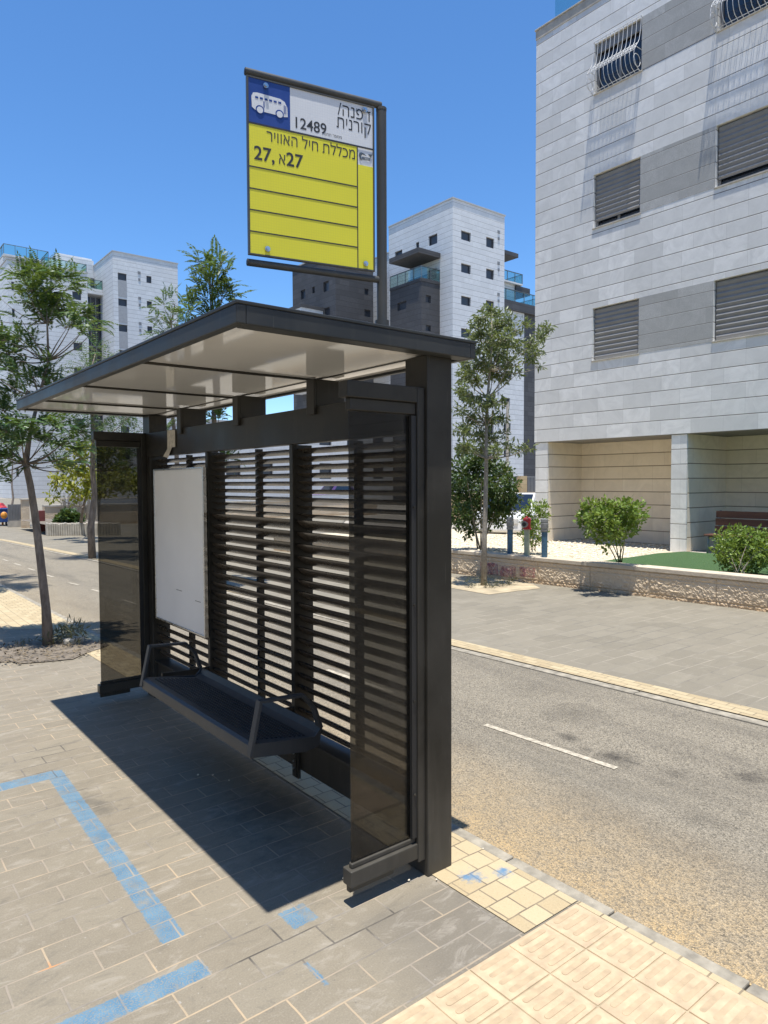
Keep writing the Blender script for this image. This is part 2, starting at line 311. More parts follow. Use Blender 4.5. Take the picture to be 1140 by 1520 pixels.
M['bark'] = (lambda k: (k.bump(k.noise(26, 6, .7, vec=k.mapping(scale=(1, 1, .25))), .9, .02), k.fin(k.mix(k.ramp(k.noise(18, 6, .7, vec=k.mapping(scale=(1, 1, .3))), .35, .65), (.13, .105, .085), (.27, .225, .185)), .9))[1])(N('grey_brown_bark'))
M['bark2'] = (lambda k: k.fin(k.mix(k.ramp(k.noise(30, 5, .7), .35, .65), (.20, .175, .14), (.34, .30, .24)), .9))(N('pale_young_bark'))
M['leaf_feather'] = leafmat('feathery_leaf', (.032, .085, .024), (.105, .185, .038), (.05, .12, .045), .32)
M['leaf_ash'] = leafmat('ash_leaf', (.11, .15, .06), (.23, .27, .12), (.17, .20, .08), .35)
M['leaf_yellow'] = leafmat('yellowish_leaf', (.24, .26, .03), (.42, .40, .05), (.20, .24, .03), .45)
M['leaf_dark'] = leafmat('dark_shrub_leaf', (.035, .075, .02), (.08, .13, .035), (.05, .1, .025), .25)
M['leaf_bright'] = leafmat('bright_shrub_leaf', (.12, .20, .03), (.27, .36, .07), (.17, .27, .04), .35)
M['leaf_dry'] = leafmat('dry_leaf', (.07, .075, .04), (.14, .13, .08), (.10, .10, .06), .2)
def mat_rockface():
    k = N('rock_faced_limestone'); v = k.n('TexVoronoi', Scale=17, Detail=2); k.set(v.inputs['Vector'], k.mapping(scale=(1, 1, 1.3)))
    ns = k.noise(22, 5, .65); big = k.noise(2, 4); sx = k.n('SeparateXYZ', Vector=k.pos())
    col = k.mix(k.ramp(big, .35, .65), (.62, .49, .34), (.70, .57, .41)); col = k.mix(k.ramp(ns, .5, .75, 0, .4), col, (.42, .32, .21))
    low = k.math('ADD', sx.outputs[2], k.math('MULTIPLY', big, .12)); col = k.mix(k.ramp(low, .2, .05, 0, .7), col, (.45, .29, .15))
    fy = k.math('FRACT', k.math('DIVIDE', k.math('ADD', sx.outputs[1], 3.0), .93)); jt = k.ramp(k.math('ABSOLUTE', k.math('SUBTRACT', fy, .5)), .488, .496)
    zj = k.ramp(k.math('ABSOLUTE', k.math('SUBTRACT', sx.outputs[2], .30)), .012, .004); zj2 = k.ramp(k.math('ABSOLUTE', k.math('SUBTRACT', sx.outputs[2], .06)), .012, .004)
    j = k.math('MAXIMUM', jt, k.math('MAXIMUM', zj, zj2)); col = k.mix(k.math('MULTIPLY', j, .3), col, (.36, .28, .19))
    h = k.math('SUBTRACT', k.math('ADD', v.outputs['Distance'], k.math('MULTIPLY', ns, .8)), k.math('MULTIPLY', j, .6)); k.bump(h, .35, .02); return k.fin(col, .9, .2)
M['rock'] = mat_rockface()
M['gravel'] = (lambda k: (k.bump(k.n('TexVoronoi', Scale=14, Vector=k.pos()).outputs['Distance'], 1, .05), k.fin(k.mix(k.ramp(k.noise(9, 5), .3, .7), (.55, .46, .32), (.74, .65, .48)), .9))[1])(N('pale_gravel'))
M['pebble'] = (lambda k: k.fin(k.mix(k.n('NewGeometry').outputs['Random Per Island'], (.48, .41, .29), (.80, .73, .58)), .85))(N('cream_pebble'))
M['turf'] = (lambda k: (k.bump(k.noise(220, 2), 1, .02), k.fin(k.mix(k.ramp(k.noise(160, 3), .35, .65), (.045, .11, .035), (.10, .19, .06)), .95))[1])(N('artificial_turf'))
M['wood'] = (lambda k: k.fin(k.mix(k.ramp(k.noise(12, 5, vec=k.mapping(scale=(1, .1, 1))), .3, .7), (.075, .03, .02), (.16, .065, .04)), .6))(N('red_brown_timber'))
M['pipe_blue'] = plain('faded_blue_pipe_paint', (.05, .12, .19), .55, .3, 25)
M['pipe_grey'] = plain('grey_coupling', (.22, .22, .21), .5, .2, 25)
M['pipe_green'] = plain('pale_green_pipe_paint', (.33, .38, .29), .55, .15, 20)
M['red'] = plain('red_hydrant_paint', (.45, .025, .03), .4, .15, 10)
M['ochre'] = cladding('ochre_block_wall', (.50, .37, .20), (.58, .44, .25), (.35, .26, .15), .45, .22, 0)
M['carwhite'] = plain('white_car_paint', (.72, .72, .72), .25, .03, 2, spec=.6)
M['carred'] = plain('red_car_paint', (.50, .03, .03), .25, .05, 2, spec=.6)
M['carpurple'] = plain('purple_car_paint', (.13, .07, .20), .25, .05, 2, spec=.6)
M['binblue'] = plain('blue_bin_plastic', (.03, .09, .30), .45, .15, 4)
M['orange'] = plain('orange_plastic', (.75, .30, .04), .5, .1, 4)
M['maroon'] = plain('maroon_cabinet', (.17, .04, .035), .5, .15, 4)

# ------------------------------------------------------------------ ground, pavements, path
def lerp(tab, y):
    if y <= tab[0][0]: return tab[0][1]
    for (a, p), (b, q) in zip(tab, tab[1:]):
        if y <= b: return p + (q - p) * (y - a) / (b - a)
    return tab[-1][1]
NEAR = [(-8, 2.30), (0, 2.285), (2, 2.25), (6, 2.25), (9, 2.19), (13, 2.12), (25, 1.75), (60, -.5), (90, -4)]
FAR = [(-8, 5.25), (2, 4.89), (4.9, 4.77), (9, 4.64), (15.3, 4.41), (22.5, 3.82), (32, 2.6), (60, -1.2), (90, -6)]
WALLX = [(-8, 9.95), (1.5, 9.36), (3.8, 9.17), (5.6, 9.06), (7, 8.94), (9, 8.78), (13, 8.62), (20, 8.1)]
YS = [-8, -4, 0, 2, 4, 6, 8, 10, 12, 14, 16, 18, 20, 22.5, 25, 28, 32, 40, 50, 60, 90]
def strip(name, fa, fb, z, mat, ys=YS):
    b = MB()
    for y0, y1 in zip(ys, ys[1:]): b.quad((fa(y0), y0, z), (fb(y0), y0, z), (fb(y1), y1, z), (fa(y1), y1, z))
    return struct(b.build(name, mat))
nx = lambda y: lerp(NEAR, y)
fx = lambda y: lerp(FAR, y)
b = MB(); b.quad((-1200, -1200, -.03), (1200, -1200, -.03), (1200, 1200, -.03), (-1200, 1200, -.03)); struct(b.build('ground', M['earth']))
strip('pavement', lambda y: -40, nx, 0, M['pavers'])
strip('bicycle_path', lambda y: nx(y) + .055, fx, -.006, M['asphalt'])
def kerbstrip(name, fa, fb, z, mat, ys, seglen=1.0):
    b = MB(); y = ys[0]
    while y < ys[1]:
        y2 = y + seglen - .008
        t = [(fa(y), y, z), (fb(y), y, z), (fb(y2), y2, z), (fa(y2), y2, z)]; b.prism([(p[0], p[1], -.09) for p in t], (0, 0, .09 + z)); y += seglen
    return struct(b.build(name, mat, bevel=.006))
kerbstrip('path_edging', nx, lambda y: nx(y) + .062, .005, M['kerb'], (-6, 45), .5)
kerbstrip('path_kerb', lambda y: fx(y) + .005, lambda y: fx(y) + .095, .004, M['kerb'], (-6, 45), 1.0)
strip('sett_edging', lambda y: nx(y) - .315, lambda y: nx(y), .004, M['setts'], [1.628, 2, 4, 6, 8, 10, 12, 14, 18, 24, 32, 45])
b = MB(); b.quad((2.238, -1, .0045), (2.30, -1, .0045), (2.262, 1.62, .0045), (2.238, 1.62, .0045)); struct(b.build('sett_border', M['setts']))
strip('sett_edging', lambda y: fx(y) + .095, lambda y: fx(y) + .305, .010, M['setts_far'])
strip('footpath', lambda y: fx(y) + .30, lambda y: lerp(WALLX, y) + .1 if y < 13 else lerp(WALLX, y) + (y - 13) * .8, .008, M['farpavers'])
b = MB(); b.quad((1.50, 8.85, .0022), (1.88, 8.60, .0022), (1.86, 14, .0022), (1.45, 14, .0022)); b.quad((1.45, 14, .0022), (1.86, 14, .0022), (1.2, 30, .0022), (.7, 30, .0022)); struct(b.build('block_paving', M['tanbrick']))
# worn dashes down the middle of the path
b = MB()
def dash(x0, y0, x1, y1, w=.046): b.quad((x0 - w / 2, y0, -.002), (x0 + w / 2, y0, -.002), (x1 + w / 2, y1, -.002), (x1 - w / 2, y1, -.002))
for q in ((3.51, 2.27, 3.457, 3.25), (3.55, .4, 3.52, 1.3), (3.43, 4.2, 3.40, 5.1), (3.36, 6.1, 3.33, 7.0), (3.30, 7.9, 3.28, 8.55), (3.253, 9.6, 3.227, 10.05), (3.206, 10.99, 3.175, 11.37), (3.152, 12.0, 3.096, 12.4), (3.07, 13.3, 3.05, 13.7), (3.04, 14.57, 3.012, 15.01), (3.009, 15.67, 2.978, 16.17), (2.97, 16.75, 2.946, 17.2)): dash(*q)
struct(b.build('road_marking', M['lane']))
# ribbed tactile tiles
b = MB(); bb = MB()
for iy in range(-1, 7):
    for ix in range(9):
        x1 = 2.236 - ix * .1985; y1 = 1.617 - iy * .186
        if iy < 0: continue
        x0, y0 = x1 - .193, y1 - .181
        b.box(x0, x1, y0, y1, -.02, .0065 + R.uniform(-.001, .001))
        for q in range(4):
            ym = y0 + .026 + q * .043; w = .0105; xa, xb = x0 + .026, x1 - .026
            pts = [(xb - w + w * math.sin(t), ym + w * math.cos(t), .0055) for t in [i * PI / 5 for i in range(6)]] + [(xa + w - w * math.sin(t), ym - w * math.cos(t), .0055) for t in [i * PI / 5 for i in range(6)]]
            bb.prism(pts, (0, 0, .0022))
struct(b.build('tactile_paving', M['tactile'], bevel=.003)); struct(bb.build('tactile_ribs', M['tbar'], bevel=.0012, seg=1))
b = MB(); b.quad((.4, .2, .002), (2.24, .2, .002), (2.24, 1.62, .002), (.4, 1.62, .002)); struct(b.build('joint_sand', M['sandsoil']))

# ------------------------------------------------------------------ bus shelter
sh = thing('bus_shelter', (1.98, 3.7, 0), 'dark grey metal bus shelter with louvred back, smoked glass wings and flat roof', 'bus shelter')
X0, X1 = 1.912, 2.05; YN, YF = 2.12, 5.26
for y in (YN, YF):
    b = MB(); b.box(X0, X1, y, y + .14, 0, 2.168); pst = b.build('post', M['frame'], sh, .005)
    b = MB(); b.box(X0 - .001, X0 + .0, y + .03, y + .11, .1, 2.1)
# roof
zr = 2.165
b = MB(); rx0, rx1, ry0, ry1 = 1.04, 2.135, 2.065, 5.43; zt = 2.24
def ring(o, i, z0, z1):
    ox0, ox1, oy0, oy1 = o; ix0, ix1, iy0, iy1 = i
    b.box(ox0, ix0, oy0, oy1, z0, z1); b.box(ix1, ox1, oy0, oy1, z0, z1); b.box(ix0, ix1, oy0, iy0, z0, z1); b.box(ix0, ix1, iy1, oy1, z0, z1)
ring((rx0, rx1, ry0, ry1), (rx0 + .035, rx1 - .03, ry0 + .075, ry1 - .05), zr, zt - .012)
roof = b.build('roof', M['roofm'], sh, .004)
b = MB(); b.box(rx0 - .003, rx1 + .003, ry0 - .003, ry1 + .003, zt - .012, zt); b.build('roof_sheet', M['roofm'], roof, .003)
ribs = [3.02, 3.94, 4.78]; edges = [ry0 + .075] + ribs + [ry1 - .05]
for a, c in zip(edges, edges[1:]):
    b = MB(); b.box(rx0 + .036, 1.955, a + .008, c - .008, zr + .012, zr + .02); b.build('soffit_panel', M['soffit'], roof)
    b = MB(); b.box(1.967, rx1 - .031, a + .008, c - .008, zr + .012, zr + .02); b.build('soffit_panel', M['soffit'], roof)
b = MB(); b.box(1.955, 1.967, ry0 + .076, ry1 - .051, zr + .008, zr + .03); b.build('rib', M['frame'], roof)
for y in ribs:
    b = MB(); b.box(rx0 + .036, 1.955, y - .009, y + .009, zr + .002, zr + .03); b.build('rib', M['frame'], roof, .002)
# header beam, stubs, kick plate
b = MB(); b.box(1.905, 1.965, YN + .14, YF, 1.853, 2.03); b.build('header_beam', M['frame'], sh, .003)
for y in (2.93, 3.75, 4.60):
    b = MB(); b.box(1.888, 1.904, y, y + .07, 1.99, 2.165); b.box(1.904, 2.075, y, y + .07, 2.0305, 2.165); b.build('roof_bracket', M['frame'], sh, .003)
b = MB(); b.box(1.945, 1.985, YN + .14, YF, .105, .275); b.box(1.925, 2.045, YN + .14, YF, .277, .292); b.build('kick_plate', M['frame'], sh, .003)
# louvres: elliptical blades, the lower ones pitched steeper
mull = [YN + .14, 3.205, 4.262, YF]
def blade(bm_, y0, y1, xc, zc, w, t, ang, n=10):
    prof = []
    for i in range(n):
        a = 2 * PI * i / n; p, q = w / 2 * math.cos(a), t / 2 * math.sin(a)
        prof.append((xc + p * math.cos(ang) + q * math.sin(ang), -p * math.sin(ang) + q * math.cos(ang) + zc))
    bm_.prism([(x, y0, z) for x, z in prof], (0, y1 - y0, 0))
for k, (a, c) in enumerate(zip(mull, mull[1:])):
    b = MB()
    for i in range(9): blade(b, a + .011, c - .011, 1.985, 1.818 - i * .043, .074, .009, math.radians(20))
    for i in range(18): blade(b, a + .011, c - .011, 1.985, 1.424 - i * .0633, .104, .028, math.radians(34))
    b.build('louvre_panel', M['slat'], sh, smooth=True, angle=50)
for y in mull[1:3]:
    b = MB(); b.box(1.926, 2.045, y - .009, y + .009, .293, 1.852); b.box(1.915, 1.926, y - .022, y + .012, .07, 1.852); b.box(1.926, 1.944, y - .03, y + .012, .06, .29)
    mm = b.build('mullion', M['frame'], sh, .002)
    for z in (.12, .16, .20, .24): b = MB(); b.tube([(1.907, y - .012, z), (1.9145, y - .012, z)], .005, 8); b.build('bolt', M['alu'], mm)
for a, c in zip(mull, mull[1:]):
    y = (a + c) / 2; b = MB(); b.box(1.995, 2.035, y - .012, y + .012, .293, 1.852); b.build('blade_comb', M['frame'], sh)
# wings of smoked glass
def wing(y0, flip):
    w = MB(); xa = 1.545
    w.box(1.872, 1.911, y0, y0 + .055, .07, 2.035)                       # upright on the post
    w.box(xa - .02, 1.872, y0, y0 + .06, 1.972, 2.035); w.box(xa, 1.872, y0 + .012, y0 + .045, 1.925, 1.9715)
    w.box(xa, 1.872, y0 + .018, y0 + .04, .150, .17); w.box(xa - .015, 1.872, y0 + .002, y0 + .06, .085, .1495)
    w.box(xa - .002, xa + .22, y0 + .03, y0 + .055, .05, .0849)
    o = w.build('wing_frame', M['frame'], sh, .004)
    w = MB(); w.box(xa + .005, 1.875, y0 + .026, y0 + .032, .171, 1.924); w.build('glass_pane', M['tint'], o)
    w = MB(); w.box(1.846, 1.871, y0 + .008, y0 + .022, .175, 1.92)
    w.build('glazing_strip', M['black'], o)
    for z in (.36, .75, 1.15, 1.55): w = MB(); w.tube([(1.858, y0 + .002, z), (1.858, y0 + .007, z)], .005, 8); w.build('bolt', M['frame'], o)
wing(2.135, 0); wing(5.33, 0)
# bench on the louvre wall
y0, y1 = 2.735, 4.09
prof = [(1.418, .435), (1.412, .455), (1.416, .492), (1.432, .502), (1.46, .497), (1.74, .452), (1.775, .468), (1.79, .50), (1.798, .498), (1.785, .455), (1.765, .435), (1.74, .430), (1.47, .470), (1.44, .455), (1.43, .430)]
b = MB(); b.prism([(x, y0, z) for x, z in prof], (0, y1 - y0, 0)); bench = b.build('bench', M['bench'], sh, smooth=True, angle=40)
b = MB()
for i in range(11):
    x = 1.478 + i * .0245; z = .497 - (x - 1.46) * .0450 / .28 + .0008
    b.box(x - .0045, x + .0045, y0 + .05, y1 - .05, z - .002, z + .0035)
b.build('seat_slots', plain('slot_shadow_grey', (.026, .026, .026), .6, .1), bench)
for y in (y0, y1):
    s = -1 if y == y0 else 1
    b = MB(); t = .0065
    arm = [(1.405, .452), (1.458, .690), (1.69, .676), (1.755, .60), (1.790, .50)]
    b2 = [(p, q) for p, q in arm]
    off = [(1.421, .452), (1.471, .677), (1.682, .663), (1.741, .592), (1.770, .50)]
    for (p, q, r_, u_) in zip(arm, arm[1:], off[1:], off):
        b.prism([(p[0], y - .018, p[1]), (q[0], y - .018, q[1]), (r_[0], y - .018, r_[1]), (u_[0], y - .018, u_[1])], (0, .036, 0))
    a_ = b.build('armrest', M['bench'], bench, .002)
    b = MB(); b.prism([(1.42, y - .004, .44), (1.43, y - .004, .50), (1.75, y - .004, .46), (1.79, y - .004, .50), (1.775, y - .004, .41), (1.70, y - .004, .40)], (0, .008, 0)); b.build('end_plate', M['bench'], bench)
    b = MB(); yb = 3.205 if y == y0 else 4.262
for yb in (3.205, 4.262):
    b = MB(); b.prism([(1.914, yb - .01, .30), (1.914, yb - .01, .45), (1.79, yb - .01, .45), (1.60, yb - .01, .462), (1.60, yb - .01, .44), (1.78, yb - .01, .40)], (0, .02, 0)); b.build('bracket', M['frame'], bench, .002)
# blank poster case
b = MB(); ring((1.884, 1.906, 4.236, 5.112), (1.884, 1.906, 4.236, 5.112), 0, 0) if 0 else None
b.box(1.8865, 1.9, 4.246, 5.102, .656, 1.746); pc = b.build('poster_panel', M['poster'], sh)
b = MB()
for q in ((4.236, 4.248, .646, 1.756), (5.100, 5.112, .646, 1.756), (4.248, 5.100, .646, .658), (4.248, 5.100, 1.744, 1.756)): b.box(1.880, 1.905, *q)
b.build('poster_frame', M['alu'], pc, .002)
b = MB(); b.box(1.8862, 1.8866, 4.62, 4.72, .905, .9085); b.build('scratch', M['black'], pc); b = MB(); b.box(1.8862, 1.8866, 4.31, 4.40, .868, .8715); b.build('scratch', M['black'], pc)
# torn notice hanging from the header
b = MB(); pts = [(u, v) for u, v in ((248.5, 639), (260, 638), (260.8, 663.5), (256, 664), (254, 671), (252, 680), (244.5, 677.5), (249.5, 666))]
P3 = [gx(u, v, 1.9) for u, v in pts]
for p in P3: p.x -= max(0, 1.93 - p.z) * .12
b.prism(P3, (-.0015, 0, 0)); nt = b.build('paper_notice', plain('stained_paper', (.52, .48, .40), .8, .2, 30))
tag(nt, 'torn strip of stained paper stuck on the header beam', 'notice')
# small clods and pebbles lying about
for k_, (u, v, r_) in enumerate(((510, 1306, .006), (607, 1309, .006), (648, 1308, .005), (717, 1262, .005), (294, 1152, .007), (340, 1160, .005), (316, 1152, .005))):
    p = gz(u, v); b = MB(); b.ball((0, 0, r_ * .6), r_, 4, (1, .8, .7)); o = b.build('pebble', M['pebble']); o.location = (p.x, p.y, .004)
    tag(o, ['whitish pebble on sunlit pavers beside the wing foot', 'brown clod on the sett by the near post base', 'small pebble by the bottom rail of the near glass wing', 'tiny stone on the path edging past the near post', 'pale pebble in the shade in front of the bench', 'grey crumb in the shelter shade near the bench', 'small stone under the middle of the bench edge'][k_], 'pebble', 'loose pebbles on the pavement')

# ------------------------------------------------------------------ bus stop sign on the shelter roof
A = Vector((1.172, 2.222, 2.45)); Bv = Vector((1.632, 2.117, 2.425))
ux = Vector((Bv.x - A.x, Bv.y - A.y, 0)); SW = ux.length; ux.normalize(); SH = .598; uz = Vector((0, 0, 1)); un = Vector((ux.y, -ux.x, 0))   # un faces the viewer
def sp(s, t, d=0): return A + ux * (s * SW) + uz * ((1 - t) * SH) + un * d      # s right, t down
sg = thing('bus_stop_sign', (1.70, 2.13, 2.24), 'yellow blue and white bus stop flag sign on a grey pole above the shelter roof', 'sign')
def signmat(name, c, c2, rough):
    k = N(name); p = k.pos(); sx = k.n('SeparateXYZ', Vector=p)
    g = [k.ramp(k.math('ABSOLUTE', k.math('SUBTRACT', k.math('FRACT', k.math('MULTIPLY', sx.outputs[i], 110)), .5)), .36, .48) for i in (0, 2)]
    col = k.mix(k.math('MULTIPLY', k.math('MAXIMUM', g[0], g[1]), .35), c, c2); col = k.mix(k.ramp(k.noise(6, 5), .45, .75, 0, .3), col, mul(c, .85)); return k.fin(col, rough)
M['signw'] = signmat('sign_white', (.68, .69, .70), (.55, .56, .56), .35); M['signy'] = signmat('sign_yellow', (.74, .68, .025), (.58, .54, .05), .38); M['signb'] = plain('sign_blue', (.022, .055, .24), .35, .1, 8); M['ink'] = plain('sign_black', (.025, .025, .025), .5, .1); M['pole'] = paint('sign_pole_grey', (.06, .062, .06), .35, .3)
pt = sp(1.10, 0); px_, py_ = pt.x, pt.y + .012
b = MB(); b.tube([(px_, py_, 2.20), (px_, py_, 2.27)], .027, 16); b.tube([(px_, py_, 2.22), (px_, py_, 3.055)], .0195, 16); b.tube([(px_, py_, 3.055), (px_, py_, 3.065)], .0205, 16)
b.build('pole', M['pole'], sg, smooth=True, angle=40)
for t in (-.045, 1.045):
    b = MB(); b.tube([sp(-.012, t, -.012), sp(1.09, t, -.012)], .0128, 14); tb = b.build('crossbar', M['pole'], sg, smooth=True, angle=40)
    b = MB(); b.tube([sp(-.0145, t, -.012), sp(-.0125, t, -.012)], .0105, 14); b.build('end_cap', M['black'], tb)
def panel(name, s0, s1, t0, t1, d, mat, par, th=.0012):
    q = MB(); q.prism([sp(s0, t0, d), sp(s1, t0, d), sp(s1, t1, d), sp(s0, t1, d)], un * -th); return q.build(name, mat, par)
bd = panel('sign_board', 0, 1, 0, 1, .006, M['signw'], sg, .005)
panel('yellow_field', 0.0, .865, .258, 1, .0075, M['signy'], bd); panel('yellow_field', .865, 1, .365, 1, .0075, M['signy'], bd); panel('blue_field', 0, .317, 0, .252, .0075, M['signb'], bd)
q = MB()
def bar(s0, s1, t0, t1, d=.0085): q.prism([sp(s0, t0, d), sp(s1, t0, d), sp(s1, t1, d), sp(s0, t1, d)], un * -.0008)
bar(0, 1, .251, .261); bar(.861, .869, .261, 1)
for t in (.503, .628, .75, .873): bar(0, .861, t - .0035, t + .0035)
q.build('ruled_line', M['ink'], bd)
q = MB()
for s0, s1, t0, t1 in ((-.012, 0, -.008, 1.008), (1, 1.012, -.008, 1.008), (0, 1, -.008, 0), (0, 1, 1, 1.008)): q.prism([sp(s0, t0, .010), sp(s1, t0, .010), sp(s1, t1, .010), sp(s0, t1, .010)], un * -.014)
q.build('sign_edge', M['pole'], bd)
for s, t in ((.13, .03), (.93, .028), (.13, .965), (.93, .968)):
    q = MB(); q.tube([sp(s, t, .0085), sp(s, t, .014)], .0095, 10); q.tube([sp(s, t, .014), sp(s, t, .019)], .006, 6); q.build('bolt', M['alu'], bd)
def glyphs(body, size, bold):
    c = bpy.data.curves.new('lettering', 'FONT'); c.body = body; c.size = size; c.offset = bold; c.resolution_u = 8
    o = bpy.data.objects.new('lettering', c); COL.objects.link(o); bpy.context.view_layer.update()
    me = bpy.data.meshes.new_from_object(o); bpy.data.objects.remove(o); return me
def text(body, s, t, size, mat=None, bold=0, align='LEFT', sx=1.0, name='lettering', rev=True):
    if rev: body = body[::-1]
    alt = body.replace('ת', 'ח').replace('ד', 'ר')          # dalet and tav are completed with strokes of their own
    me = glyphs(alt, size, bold); xs = [v.co.x for v in me.vertices]; w = max(xs); q = MB()
    h = max(v.co.y for v in glyphs('ח', size, 0).vertices)
    for i, ch in enumerate(body):
        if ch in 'תד':
            r_ = max(v.co.x for v in glyphs(alt[:i + 1], size, 0).vertices); one = [v.co.x for v in glyphs(alt[i], size, 0).vertices]; l_ = r_ - (max(one) - min(one))
            e = size
            if ch == 'ת': q.quad((l_ - .075 * e, 0, 0), (l_ + .03 * e, 0, 0), (l_ + .03 * e, .075 * e, 0), (l_ - .075 * e, .075 * e, 0))
            else: q.quad((r_ - .03 * e, h - .075 * e, 0), (r_ + .06 * e, h - .075 * e, 0), (r_ + .06 * e, h, 0), (r_ - .03 * e, h, 0))
    k0 = len(me.vertices); vs = [tuple(v.co) for v in me.vertices] + q.v; fs = [tuple(p.vertices) for p in me.polygons] + [tuple(a + k0 for a in f) for f in q.f]
    dx_ = -w if align == 'RIGHT' else 0; z = .0082 if t > .25 else .0066; off = wloc(bd)
    P = [sp(s, t, z) + ux * ((x + dx_) * sx) + uz * y - off for x, y, _ in vs]
    m2 = bpy.data.meshes.new(name); m2.from_pydata([tuple(p) for p in P], [], fs); m2.materials.append(mat or M['ink'])
    o = bpy.data.objects.new(name, m2); COL.objects.link(o); o.parent = bd; return o
text('דפנה/', .975, .090, .064, align='RIGHT', sx=.84); text('קורנית', .985, .168, .064, align='RIGHT', sx=.80)
text('12489', .340, .226, .054, bold=.0006, rev=False, sx=.95); text("מספר תחנה", .735, .232, .015, align='RIGHT')
text('מכללת חיל האוויר', .845, .340, .056, align='RIGHT', sx=.82); text('27,', .035, .458, .066, bold=.0010, rev=False, sx=.95); text('א', .222, .458, .058, sx=.8); text('27', .282, .458, .066, bold=.0010, rev=False, sx=.95)
# bus pictogram
q = MB(); d = .0088
def poly(pts, dd=d): q.prism([sp(s, t, dd) for s, t in pts], un * -.0008)
poly([(.025, .165), (.022, .105), (.035, .083), (.065, .078), (.24, .083), (.275, .095), (.295, .125), (.298, .178), (.275, .182), (.05, .178)])
q.build('bus_pictogram', M['signw'], bd)
q = MB()
for s in (.05, .085, .12, .155, .19, .225): poly([(s, .101), (s + .023, .101), (s + .023, .112), (s, .112)], .0096)
for s0, s1, t0, t1 in ((.112, .120, .12, .155), (.268, .274, .115, .165), (.280, .286, .118, .165)): poly([(s0, t0), (s1, t0), (s1, t1), (s0, t1)], .0096)
for s in (.085, .235): poly([(s + .032 * math.cos(a * PI / 10), .172 + .0246 * math.sin(a * PI / 10)) for a in range(20)], .0096)
q.build('pictogram_detail', M['signb'], bd)
for s in (.085, .235):
    q = MB(); poly([(s + .024 * math.cos(a * PI / 10), .174 + .0185 * math.sin(a * PI / 10)) for a in range(20)], .0102); q.build('pictogram_wheel', M['signw'], bd)
# operator emblem: swoosh, small strokes, arrow head
q = MB(); lo = [(.878, .31), (.882, .294), (.900, .288), (.925, .293), (.945, .304), (.93, .301), (.908, .300), (.898, .31), (.899, .325), (.907, .334), (.89, .331)]
poly(lo); poly([(.957, .292), (.992, .287), (.985, .312)])
for s in (.908, .918, .928, .939, .949, .96, .97): poly([(s, .312), (s + .0075, .312), (s + .0075, .3155), (s + .0045, .3155), (s + .0045, .330), (s, .330)])
q.build('emblem', plain('emblem_grey', (.07, .09, .11), .5, .1), bd)

# ------------------------------------------------------------------ near apartment building on the right
BX, BC = 13.0, 10.67
nb = thing('apartment_building', (16, 4, .2), 'pale stone clad apartment block with grey roller shutters rising at the right edge', 'building')
cols = [(8.0, 9.10), (4.0, 6.465), (.3, 2.4)]; rows = [(4.262, 5.38), (7.08, 8.20), (9.89, 10.925)]
holes = [(a, c, lo, hi) for a, c in cols for lo, hi in rows]
b = MB(); facade(b, 'x', BX, -34, BC, 2.57, 11.76, holes, .16)
b.quad((BX, -34, 2.57), (BX, BC, 2.57), (26, BC, 2.57), (26, -34, 2.57)); b.quad((BX, BC, 2.57), (26, BC, 2.57), (26, BC, 11.9), (BX, BC, 11.9)); b.quad((BX, -34, 11.9), (BX, BC, 11.9), (26, BC, 11.9), (26, -34, 11.9)); b.quad((BX, -34, 2.57), (26, -34, 2.57), (26, -34, 11.9), (BX, -34, 11.9))
b.build('wall', M['stone'], nb)
b = MB(); b.box(BX - .012, BX + .25, -34, BC + .012, 11.761, 11.965); b.build('parapet', M['concrete'], nb, .006)
b = MB(); b.box(BX - .03, BX + .28, -34, BC + .03, 11.966, 12.0); b.build('coping', M['concrete'], nb, .006)
b = MB(); b.box(BX + .26, BX + .275, -34, 10.35, 12.0, 12.95); rg = b.build('roof_rail', M['railglass'], nb)
for (a0, a1) in ((6.468, 7.995), (2.405, 3.995)):
    for lo, hi in rows:
        b = MB(); b.box(BX - .004, BX + .02, a0, a1, lo, hi); b.build('rough_panel', M['rough'], nb)
b = MB(); b.box(BX - .003, BX + .02, 9.105, BC - .4, 9.89, 10.0)
